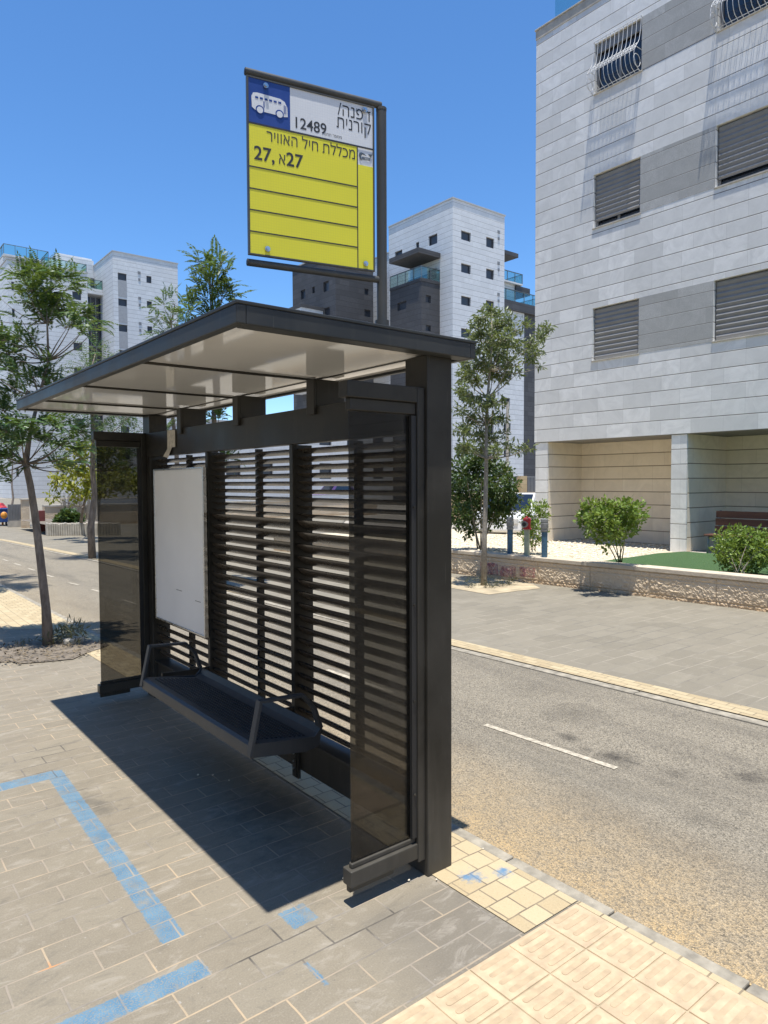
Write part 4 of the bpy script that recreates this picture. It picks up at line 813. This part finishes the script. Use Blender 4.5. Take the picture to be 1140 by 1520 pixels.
# ------------------------------------------------------------------ far buildings
def win(parent, axis, c, a0, a1, z0, z1, depth=.25, shut=False):
    t = .07; q = MB(); w0 = min(a0, a1); w1 = max(a0, a1)
    P = (lambda u0, u1, v0, v1, d0_, d1_: q.box(c + d0_, c + d1_, u0, u1, v0, v1)) if axis == 'x' else (lambda u0, u1, v0, v1, d0_, d1_: q.box(u0, u1, c + d0_, c + d1_, v0, v1))
    P(w0, w0 + t, z0, z1, depth - .1, depth); P(w1 - t, w1, z0, z1, depth - .1, depth); P(w0 + t, w1 - t, z1 - t, z1, depth - .1, depth); P(w0 + t, w1 - t, z0, z0 + t, depth - .1, depth)
    f = q.build('window', M['farframe'], parent); q = MB(); P(w0 + t, w1 - t, z0 + t, z1 - t, depth - .04, depth - .02); q.build('pane', M['farpane'], f)
    return f
def tower(parent, name, x0, x1, y0, y1, z0, z1, mat, hy=(), hx=(), cop=True):
    b = MB(); facade(b, 'y', y0, x0, x1, z0, z1, list(hy), .25); facade(b, 'x', x0, y0, y1, z0, z1, list(hx), .25)
    b.quad((x1, y0, z0), (x1, y1, z0), (x1, y1, z1), (x1, y0, z1)); b.quad((x0, y1, z0), (x1, y1, z0), (x1, y1, z1), (x0, y1, z1)); b.quad((x0, y0, z1 - .01), (x1, y0, z1 - .01), (x1, y1, z1 - .01), (x0, y1, z1 - .01))
    o = b.build(name, mat, parent)
    for a, c, lo, hi in hy: win(parent, 'y', y0, a, c, lo, hi)
    for a, c, lo, hi in hx: win(parent, 'x', x0, a, c, lo, hi)
    if cop: b = MB(); b.box(x0 - .08, x1 + .08, y0 - .08, y0 + .3, z1, z1 + .12); b.box(x0 - .08, x0 + .3, y0 + .3, y1, z1, z1 + .12); b.build('coping', M['coping'], parent)
    return o
def balcony(parent, x0, x1, y0, y1, z, h=1.05, th=.3, mat=None, rail=True):
    b = MB(); b.box(x0, x1, y0, y1, z - th, z); o = b.build('balcony_slab', mat or M['far_stone'], parent)
    if rail:
        b = MB(); b.box(x0 + .05, x1 - .05, y0 + .05, y0 + .08, z + .02, z + h); b.box(x0 + .05, x0 + .08, y0 + .08, y1, z + .02, z + h); b.box(x1 - .08, x1 - .05, y0 + .08, y1, z + .02, z + h); g_ = b.build('balcony_glass', M['railglass'], o)
        b = MB(); b.box(x0, x1, y0, y0 + .1, z + h, z + h + .05); b.box(x0, x0 + .1, y0 + .1, y1, z + h, z + h + .05); b.box(x1 - .1, x1, y0 + .1, y1, z + h, z + h + .05)
        k = int((x1 - x0) / 1.4) + 1
        for i in range(k + 1): xx = x0 + (x1 - x0 - .05) * i / k; b.box(xx, xx + .05, y0 + .01, y0 + .05, z, z + h)
        k = int((y1 - y0) / 1.4) + 1
        for i in range(1, k + 1): yy = y0 + (y1 - y0 - .05) * i / k; b.box(x0 + .01, x0 + .05, yy, yy + .05, z, z + h)
        b.build('handrail', M['bars'], o)
    return o
def rect_y(y, u0, v0, u1, v1): p, q = gy(u0, v0, y), gy(u1, v1, y); return (p.x, q.x, q.z, p.z)
def rect_x(x, u0, v0, u1, v1): p, q = gx(u0, v0, x), gx(u1, v1, x); return (min(p.y, q.y), max(p.y, q.y), min(p.z, q.z), max(p.z, q.z))
# middle: white tower with dark stone block
C0 = at(672, 294.5, 63); cx, cy, ct = C0; mb_ = thing('apartment_tower', (cx + 4, cy + 6, 0), 'white stone apartment tower with dark stone balcony blocks behind the bus stop sign', 'building')
xr = gy(749, 318, cy).x; yl = gx(577, 336, cx).y
r1 = rect_y(cy, 684.6, 341.5, 699, 359.5); r2 = rect_y(cy, 721.8, 351, 733.6, 369.5); hy = []
for k in range(7):
    dz = -2.95 * k
    hy += [(r1[0], r1[1], r1[2] + dz, r1[3] + dz), (r2[0], r2[1], r2[2] + dz, r2[3] + dz)]
hx = [rect_x(cx, 649, 346, 636, 366), rect_x(cx, 622, 358.5, 617.3, 370), rect_x(cx, 597, 370, 586, 386)]
dz0 = hx[0]; door = rect_x(cx, 648, 397, 634, 418); hx.append(door)
for k in (1, 2, 3, 4, 5): hx.append((hx[2][0], hx[2][1], hx[2][2] - 2.95 * k, hx[2][3] - 2.95 * k)) if k > 1 else None
tower(mb_, 'wall', cx, xr, cy, yl, -1, ct, M['far_stone'], hy, hx)
for k in range(7):
    p = gy(740, 344.5, cy); z = p.z - 2.95 * k
    b = MB(); b.box(p.x - .14, p.x + .14, cy - .06, cy, z - .14, z + .14); b.build('wall_vent', M['wframe'], mb_); b = MB(); b.box(p.x - .1, p.x + .1, cy - .06, cy, z - .75, z - .5); b.build('wall_vent', M['wframe'], mb_)
# lower white step behind, far left
p0 = gx(577, 376, cx + .4); b_y1 = gx(563, 384, cx + .4).y
tower(mb_, 'rear_wall', cx + .4, xr, yl, b_y1 + 6, -1, p0.z, M['far_stone'], [], [])
# dark block
yb = gx(653, 412, cx).y; pc_ = gy(625.5, 417, yb); dx = pc_.x; dyl = gx(579, 432, dx).y; dt = pc_.z
hyd = [rect_y(yb, 632, 437.5, 639.5, 450), rect_y(yb, 632, 482, 639.5, 492)]
hxd = [rect_x(dx, 603, 446, 590, 462)]
hyd += [(a, c, lo - 3.2 * k, hi - 3.2 * k) for a, c, lo, hi in hyd[1:] for k in (1, 2, 3)]
tower(mb_, 'dark_block', dx, cx - .02, yb, dyl, -1, dt, M['dark_stone'], hyd, hxd, False)
balcony(mb_, dx - .05, cx - .02, yb - .05, dyl, dt + .3, th=.28, mat=M['dark_stone'])
# canopy over it
ya = gx(654, 381.5, cx).y; pz = gx(654, 381.5, cx).z; xo = gy(621, 376, ya).x; yb2 = gx(610, 402, cx).y
b = MB(); b.box(xo, cx - .02, ya, yb2, pz - .1, pz + .35); cn = b.build('canopy_slab', M['dark_stone'], mb_)
# dark block with railing, further left
xD = gy(498, 430, cy + 1).x; D0 = at(498, 421, 66); dx2, dy2 = D0.x, D0.y; top2 = gx(434, 400, dx2).z
far2 = gx(434, 400, dx2).y; xe = gy(554, 430, dy2).x
hx2 = [rect_x(dx2, 453, 429, 446.5, 445), rect_x(dx2, 467, 425, 463.5, 436), rect_x(dx2, 488, 416, 480, 434), rect_x(dx2, 489.5, 455, 481.5, 470)]
tower(mb_, 'dark_wing', dx2, xe, dy2, far2, -1, top2, M['dark_stone'], [rect_y(dy2, 541, 428, 547, 438), rect_y(dy2, 541, 459, 550, 471)], hx2, True)
p = gx(474, 470, dx2); tw = MB(); q0 = gx(447, 451, dx2 - 2.5); q1 = q0
tw.box(dx2 - 2.5, dx2 - .02, q0.y, q0.y + 4, q0.z - 1.1, q0.z - .3); tw.build('bay_wall', M['far_stone'], mb_); tw = MB(); tw.box(dx2 - 2.6, dx2 - .02, q0.y - .1, q0.y + 4.1, q0.z - .29, q0.z); tw.build('bay_roof', M['dark_stone'], mb_)
tw = MB(); tw.box(dx2 - 2.45, dx2 - .02, q0.y + .05, q0.y + 4, q0.z - 8, q0.z - 1.11); tw.build('bay_wall', M['far_stone'], mb_)
# balconies to the right of the tower
y1 = cy + 1.6
s1 = gy(769.5, 379, y1); b = MB(); b.box(xr + .0, s1.x, y1, y1 + 5, s1.z - .25, s1.z + .15); b.build('canopy_slab', M['dark_stone'], mb_)
s2 = gy(776, 422, y1); balcony(mb_, xr + .01, s2.x, y1, y1 + 5, s2.z, h=.95, th=.15)
b = MB(); w2 = gy(764, 425, y1 + .4); b.box(xr + .01, w2.x, y1 + .4, y1 + 6, -1, s2.z - .16); b.build('side_wall', M['far_stone'], mb_)
s3 = gy(789, 428, y1); b = MB(); b.box(w2.x, s3.x, y1 + .2, y1 + 6, s3.z - .75, s3.z - .02); b.build('canopy_slab', M['dark_stone'], mb_)
s4 = gy(797, 455, y1 - .6); balcony(mb_, xr + .01, s4.x + .8, y1 - .6, y1 + 5, s4.z, h=1.05, th=.9, mat=M['dark_stone'])
lx = gy(778, 500, y1 - .3).x; wl_ = [rect_y(y1 - .3, 747, 549, 760, 563), rect_y(y1 - .3, 747, 590, 757, 605), rect_y(y1 - .3, 746, 628, 752, 642), rect_y(y1 - .3, 755, 628, 758, 642), rect_y(y1 - .3, 748, 665, 752, 678), rect_y(y1 - .3, 755, 665, 758, 678)]
wl_ = [(max(a, xr + .2), max(c, xr + .5), lo, hi) for a, c, lo, hi in wl_]
tower(mb_, 'low_wall', xr + .02, lx, y1 - .3, y1 + 6, -1, s4.z - .91, M['far_stone'], wl_, [], False)
tower(mb_, 'dark_wall', lx + .02, s4.x + .8, y1 - .2, y1 + 6, -1, s4.z - .91, M['dark_stone'], [], [], False)

# left: white block with stair tower
C1 = at(167, 373, 82); lx0, ly0, lt = C1; lbd = thing('apartment_block', (lx0 + 4, ly0 + 8, 0), 'white stone apartment block with dark glazed stair shaft at far left behind the trees', 'building')
xr1 = gy(263.5, 389, ly0).x; yA = gx(150, 384, lx0).y
w1 = rect_y(ly0, 174.8, 404.3, 188, 417.3); w2_ = rect_y(ly0, 217.3, 409, 225, 420.8); hy = []
for k in range(8):
    dz = -3.02 * k; hy += [(w1[0], w1[1], w1[2] + dz, w1[3] + dz), (w2_[0], w2_[1], w2_[2] + dz, w2_[3] + dz)]
tower(lbd, 'wall', lx0, xr1, ly0, yA + 8, -1, lt, M['far_stone'], hy, [])
M['spandrel'] = plain('grey_spandrel', (.33, .33, .33), .8, .1)
for k in range(8): dz = -3.02 * k; b = MB(); b.box(w1[0], w1[1], ly0 - .02, ly0 + .05, w1[2] + dz - 1.98, w1[2] + dz - .02); b.build('grey_panel', M['spandrel'], lbd)
for k in range(6):
    p = gy(206.5, 405, ly0)
    for hw, za, zb_ in ((.16, -.16, .16), (.12, -.95, -.65)): b = MB(); b.box(p.x - hw, p.x + hw, ly0 - .05, ly0, p.z + za - 3.02 * k, p.z + zb_ - 3.02 * k); b.build('wall_vent', M['wframe'], lbd)
yS = yA + .0; q0 = gy(128.5, 436, yS); q1 = gy(159, 436, yS)
tp = gy(110, 383, yS + 3); b = MB(); b.box(gy(84, 380, yS + 3).x, lx0 - .02, yS + 3, yS + 12, q0.z + .5, gy(120, 384, yS + 3).z); b.build('upper_wall', M['far_stone'], lbd)
ph0 = gy(84, 375, yS + 6); b = MB(); b.box(ph0.x, gy(136, 380, yS + 6).x, yS + 6, yS + 12, ph0.z - 4, ph0.z); b.build('penthouse', M['far_stone'], lbd)
b = MB(); b.box(q0.x, lx0 - .02, yS + .6, yS + 3, -1, q0.z); b.build('stair_glazing', M['pane'], lbd)
b = MB()
for k in range(9): b.box(q0.x, lx0 - .02, yS + .5, yS + .59, q0.z - 3.02 * k - .2, q0.z - 3.02 * k)
for k in (.33, .66): xx = q0.x + (lx0 - q0.x) * k; b.box(xx - .05, xx + .05, yS + .52, yS + .58, -1, q0.z)
b.build('glazing_bar', M['wframe'], lbd)
balcony(lbd, q0.x, lx0 - .02, yS - .4, yS + 3, q0.z + .65, h=1.05, th=.64)
wn_ = rect_y(yS + 3, 134, 413, 143.5, 428); win(lbd, 'y', yS + 2.74, wn_[0], wn_[1], wn_[2], wn_[3])
yW = yS - .5; xw0 = gy(12, 440, yW).x; zt1 = gy(100, 400, yW).z
wA = rect_y(yW, 107.3, 432, 120.7, 446); wB = rect_y(yW, 59, 440, 70, 452); hy = []
for k in range(8):
    dz = -3.02 * k; hy += [(wA[0], wA[1], wA[2] + dz, wA[3] + dz)]
    hy += [(gy(18, 470, yW).x, gy(22, 470, yW).x, wA[2] + dz, wA[3] + dz)]
tower(lbd, 'wing_wall', xw0, q0.x - .02, yW, yS + 12, -1, zt1, M['far_stone'], hy, [])
b = MB(); b.box(gy(62, 388, yW + 2).x, gy(110, 395, yW + 2).x, yW + 2, yW + 9, zt1, gy(80, 388, yW + 2).z); b.build('upper_wall', M['far_stone'], lbd)
zr_ = gy(30, 384, yW + 2.5); b = MB(); b.box(xw0, gy(62, 390, yW + 2.5).x, yW + 2.5, yW + 9, zt1, zr_.z); b.build('upper_wall', M['far_stone'], lbd)
balcony(lbd, xw0, gy(72, 384, yW + 2).x, yW + 1.9, yW + 8, zr_.z + .1, h=1.1, th=.2)
balcony(lbd, gy(66, 405, yW).x, q0.x - .1, yW - .1, yW + 1.8, zt1 + .02, h=.9, th=.1)
pg = MB(); a0 = gy(26, 384, yW - .5); a1 = gy(61, 391, yW - .5)
pg.box(a0.x, a1.x, yW - .5, yW - .3, a1.z - .15, a1.z + .1)
for k in range(5): xx = a0.x + (a1.x - a0.x) * k / 4; pg.box(xx - .06, xx + .06, yW - .3, yW + 2, a1.z - .1, a1.z + .05)
for xx in (a0.x, a1.x - .12): pg.box(xx, xx + .12, yW - .5, yW - .38, zt1, a1.z - .15)
pg.build('pergola', M['wframe'], lbd)
# a pale block between them, seen through the louvres
b5 = thing('apartment_house', (40, 62, 0), 'pale stone house low behind the shelter louvres between the two white blocks', 'building')
e0 = at(300, 640, 55); tower(b5, 'wall', e0.x, e0.x + 20, e0.y, e0.y + 12, -1, 6.6, M['far_stone'], [(e0.x + 2 + 3 * k, e0.x + 3.3 + 3 * k, 2 + z, 3.4 + z) for k in range(6) for z in (0, 3)], [])

# ------------------------------------------------------------------ cars
def make_car(loc, rz, paintm, label, L=3.9, Wd=1.7, H=1.36):
    t = thing('parked_car', (0, 0, 0), label, 'car', 'cars parked in the distance')
    low = [(-L / 2, .35), (-L / 2 + .05, .72), (-L / 2 + .95, .86), (-L / 2 + 1.0, .87), (L / 2 - .25, .90), (L / 2, .75), (L / 2 - .02, .33), (L / 2 - .35, .22), (-L / 2 + .35, .22)]
    b = MB(); b.prism([(x, -Wd / 2, z) for x, z in low], (0, Wd, 0)); b.build('body', paintm, t, .06, seg=3)
    top = [(-L / 2 + .85, .86), (-L / 2 + 1.55, H - .03), (-L / 2 + 1.9, H), (L / 2 - .9, H - .02), (L / 2 - .25, .89)]
    n = len(top); b = MB(); b.add([(x, -Wd / 2 + .05 + (.14 if z > 1 else 0), z) for x, z in top] + [(x, Wd / 2 - .05 - (.14 if z > 1 else 0), z) for x, z in top], [tuple(range(n)), tuple(range(n, 2 * n))[::-1]] + [(i, i + 1, n + i + 1, n + i) for i in range(n - 1)])
    cb = b.build('cabin', paintm, t, .05, seg=3)
    for s in (-1, 1):
        yy = s * (Wd / 2 - .115); b = MB(); b.add([(-L / 2 + 1.15, s * (Wd / 2 - .035), .90), (-L / 2 + 1.68, s * (Wd / 2 - .165), H - .10), (L / 2 - .95, s * (Wd / 2 - .165), H - .10), (L / 2 - .5, s * (Wd / 2 - .035), .92)], [(0, 1, 2, 3)]); b.build('side_window', M['pane'], cb)
    b = MB(); b.add([(-L / 2 + .88, -Wd / 2 + .16, .885), (-L / 2 + .88, Wd / 2 - .16, .885), (-L / 2 + 1.52, Wd / 2 - .26, H - .055), (-L / 2 + 1.52, -Wd / 2 + .26, H - .055)], [(0, 1, 2, 3)])
    for v in range(4): b.v[v] = (b.v[v][0] - .02, b.v[v][1], b.v[v][2] + .02)
    b.build('windscreen', M['pane'], cb)
    for x in (-L / 2 + .75, L / 2 - .75):
        for s in (-1, 1):
            b = MB(); b.tube([(x, s * (Wd / 2 - .2), .30), (x, s * (Wd / 2 + .01), .30)], .30, 20); w = b.build('wheel', M['black'], t, smooth=True, angle=40)
            b = MB(); b.tube([(x, s * (Wd / 2 + .011), .30), (x, s * (Wd / 2 + .02), .30)], .19, 16); b.build('rim', M['alu'], w)
    for s in (-1, 1):
        b = MB(); b.box(-L / 2 - .01, -L / 2 + .06, s * .55 - .15, s * .55 + .15, .58, .70); b.build('headlight', M['white'], t)
        b = MB(); b.box(L / 2 - .06, L / 2 + .01, s * .62 - .12, s * .62 + .12, .62, .76); b.build('tail_light', M['red'], t)
    t.location = loc; t.rotation_euler.z = rz; return t
p = at(768, 760, 20); make_car((p.x + .3, p.y + .2, -.02), .35, M['carwhite'], 'white parked car half hidden behind the pale pier and shrub at right')
p = at(375, 735, 62); make_car((p.x, p.y, -.02), .25, M['carred'], 'red parked car seen through the shelter louvres')
p = at(497, 735, 58); make_car((p.x, p.y, -.02), .1, M['carpurple'], 'purple parked car seen through the shelter louvres', H=1.6)

# ------------------------------------------------------------------ far right: ochre wall, slat fence, lamp
y_ = at(775, 740, 33).y; yw_ = y_
ow = thing('boundary_wall', (at(700, 740, 33).x, yw_, 0), 'ochre block boundary wall with a taller pillar behind the parked white car', 'wall')
b = MB(); x0 = gy(660, 740, yw_).x; x1 = gy(830, 740, yw_).x; zt_ = gy(775, 731, yw_).z; b.box(x0, x1, yw_, yw_ + .25, -.1, zt_); b.build('wall_body', M['ochre'], ow)
b = MB(); xa, xb = gy(771.5, 710, yw_).x, gy(781, 710, yw_).x; b.box(xa, xb, yw_ - .06, yw_ + .3, -.1, gy(775, 706.5, yw_).z); b.build('pillar', M['ochre'], ow)
sf = thing('slat_fence', (xb, yw_, 0), 'grey vertical bar fence on top of the ochre boundary wall', 'fence'); b = MB(); z2 = gy(790, 707, yw_).z
b.box(xb + .02, x1, yw_ + .1, yw_ + .14, z2 - .05, z2); x = xb + .05
while x < x1: b.box(x, x + .035, yw_ + .1, yw_ + .13, zt_, z2 - .05); x += .11
b.build('bars', M['wframe'], sf); b = MB(); x = x0
b.box(x0, xa - .02, yw_ + .1, yw_ + .14, z2 - .05, z2)
while x < xa - .05: b.box(x, x + .035, yw_ + .1, yw_ + .13, zt_, z2 - .05); x += .11
b.build('bars', M['wframe'], sf)
p = gz(753, 775); d_ = 30; pl = at(753, 716, d_)
lp = thing('street_lamp', (pl.x, pl.y, 0), 'pale street lamp pole with a short arm in front of the white tower', 'street lamp')
b = MB(); zt_ = at(753, 597, d_).z; b.tube([(pl.x, pl.y, 0), (pl.x, pl.y, zt_)], [.075, .06], 12); b.build('pole', M['concrete'], lp, smooth=True, angle=40)
b = MB(); q = at(741, 600, d_); b.tube([(pl.x, pl.y, zt_ - .15), (q.x, q.y, q.z)], .03, 8); b.build('arm', M['concrete'], lp); b = MB(); b.box(q.x - .35, q.x + .05, q.y - .1, q.y + .1, q.z - .05, q.z + .05); b.build('lamp_head', M['wframe'], lp, .02)
b = MB(); q = at(748.5, 643, d_); b.tube([(pl.x, pl.y, q.z), (q.x, q.y, q.z), (q.x, q.y, q.z + .1)], .03, 8); b.build('bracket', M['concrete'], lp)

# ------------------------------------------------------------------ far left
sw = thing('stone_wall', (6.5, 29, 0), 'rough cream stone wall with dry reeds against it at the far end of the path', 'wall')
yw = 29.0; xa, xb = gy(66, 750, yw).x, gy(560, 740, yw).x; b = MB(); b.box(xa, xb, yw, yw + .35, -.1, gy(90, 752, yw).z); b.build('wall_body', M['rock'], sw)
b = MB(); b.box(xa, xb, yw - .03, yw + .38, gy(90, 752, yw).z + .001, gy(90, 749.5, yw).z); b.build('wall_cap', M['concrete'], sw)
b2 = MB(); b2.box(xa + 1, xb, yw + 1.2, yw + 1.4, -.1, gy(100, 742, yw).z); b2.build('rear_wall', M['far_stone'], sw)
def reeds():
    t = thing('reed_clump', (gy(125, 770, yw - .4).x, yw - .4, 0), 'dry brown reed stems standing against the far stone wall', 'reeds'); b = MB()
    for i in range(90):
        u = R.uniform(92, 146); q = gy(u, 775, yw - R.uniform(.15, .8)); h = R.uniform(.9, 1.5); b.tube([(q.x, q.y, 0), (q.x + R.uniform(-.15, .15), q.y, h)], [.02, .008], 4)
    b.build('stems', M['bark2'], t)
reeds()
pl_ = thing('planter_box', (6.2, 23.4, 0), 'low curved planter of upright pale stones at the far end of the footpath', 'planter'); b = MB(); P0 = gz(70, 796); P1 = gz(145, 796); P2 = gz(180, 795); cs = []
for i in range(30):
    t_ = i / 29; q = P0.lerp(P1, t_ / .7) if t_ < .7 else P1.lerp(P2, (t_ - .7) / .3); q.y += .25 * math.sin(t_ * PI) ; cs.append(q)
for q, r_ in zip(cs, cs[1:]): b.prism([(q.x, q.y, 0), (r_.x - .01, r_.y, 0), (r_.x - .01, r_.y + .2, 0), (q.x, q.y + .2, 0)], (0, 0, .40 + R.uniform(-.02, .02)))
b.build('kerb_stones', M['concrete'], pl_, .015); b = MB(); b.add([(q.x, q.y + .2, .36) for q in cs] + [(cs[-1].x, 28, .36), (cs[0].x, 28, .36)], [tuple(range(32))]); b.build('soil', M['soil'], pl_)
p = Vector((gy(102, 772, 25).x, 25, .34))
shrub('low_shrub', 'low dark green spreading shrub in the far stone planter', p, [(92, 773, 6), (100, 768, 7), (108, 770, 7), (116, 773, 5), (103, 762, 4), (86, 776, 4)], p.dot(FWD) - EYE.dot(FWD), .3, 2500, M['leaf_dark'], 4, (.10, .18), .5, 5, .1, .02)
gf = thing('metal_fence', (5.6, 30, 0), 'grey sheet metal fence beside the cream stone pillar at far left', 'fence'); yf = 29.6; b = MB(); a0, a1 = gy(12, 750, yf), gy(33, 752, yf)
b.box(a0.x, a1.x, yf, yf + .05, .25, gy(25, 749, yf).z); n_ = 9
for i in range(n_ + 1): xx = a0.x + (a1.x - a0.x) * i / n_; b.box(xx - .02, xx + .02, yf - .03, yf - .001, .2, gy(25, 748.5, yf).z)
b.build('fence_panel', M['wframe'], gf); b = MB(); b.box(a0.x, a1.x, yf - .05, yf + .15, -.05, .249); b.build('fence_base', M['concrete'], gf)
sp_ = thing('stone_pillar', (gy(38, 783, 28.8).x, 28.8, 0), 'square cream stone pillar at the end of the grey metal fence', 'pillar'); b = MB(); q0, q1 = gy(33, 745, 28.8), gy(43.5, 745, 28.8); b.box(q0.x, q1.x, 28.8, 29.1, -.05, gy(38, 742, 28.8).z); b.build('shaft', M['rock'], sp_)
b = MB(); b.box(q0.x - .03, q1.x + .03, 28.77, 29.13, gy(38, 742, 28.8).z + .001, gy(38, 740.5, 28.8).z); b.build('pillar_cap', M['concrete'], sp_)
p = gz(63, 789); mc = thing('standpipe_cabinet', (p.x, p.y, 0), 'narrow maroon cabinet post beside the stone wall at far left', 'cabinet'); b = MB(); b.box(p.x - .10, p.x + .10, p.y, p.y + .25, 0, gy(63, 758, p.y).z); b.build('box', M['maroon'], mc, .01); b = MB(); b.box(p.x - .07, p.x + .07, p.y - .006, p.y - .001, .1, .7); b.build('door', M['maroon'], mc)
p = gz(5, 781); wb = thing('waste_bin', (p.x, p.y, 0), 'blue wheeled waste container at the far left edge', 'waste bin'); b = MB(); xl, xr_ = gy(-8, 760, p.y).x, gy(14.5, 760, p.y).x; zb = gy(5, 757, p.y).z
b.prism([(xl + .05, p.y, .15), (xr_ - .05, p.y, .15), (xr_, p.y, zb), (xl, p.y, zb)], (0, .7, 0)); b.build('body', M['binblue'], wb, .03); b = MB(); b.box(xl - .03, xr_ + .03, p.y - .03, p.y + .73, zb + .001, zb + .07); b.build('lid', M['binblue'], wb, .02)
for xx in (xl + .12, xr_ - .12): b = MB(); b.tube([(xx - .03, p.y + .08, .08), (xx + .03, p.y + .08, .08)], .08, 12); b.build('wheel', M['black'], wb)
os_ = thing('plastic_crate', (gy(7, 770, p.y - .25).x, p.y - .25, .3), 'orange plastic sack hanging in front of the blue waste container', 'sack'); q0, q1 = gy(3.5, 761, p.y - .25), gy(10, 769, p.y - .25); b = MB(); b.ball(((q0.x + q1.x) / 2, p.y - .15, (q0.z + q1.z) / 2), (q0.z - q1.z) / 2 * 1.3, 6, (.9, .5, 1)); b.build('sack', M['orange'], os_, smooth=True); os_.name = 'plastic_sack'
rt = thing('awning', (gy(4, 750, 31).x, 31, 0), 'small red and orange canopy on posts behind the blue waste container', 'awning'); q0, q1 = gy(-12, 750, 31), gy(11, 747, 31); b = MB(); b.prism([(q0.x, 31, gy(0, 754, 31).z), (q1.x, 31, gy(0, 754, 31).z), (q1.x - .1, 31.3, gy(0, 747, 31).z), (q0.x + .1, 31.3, gy(0, 747, 31).z)], (0, .6, 0)); b.build('canopy', M['red'], rt); b = MB()
for xx in (q0.x + .1, q1.x - .1): b.tube([(xx, 31.5, 0), (xx, 31.5, gy(0, 754, 31).z)], .04, 8)
b.build('post', M['orange'], rt)
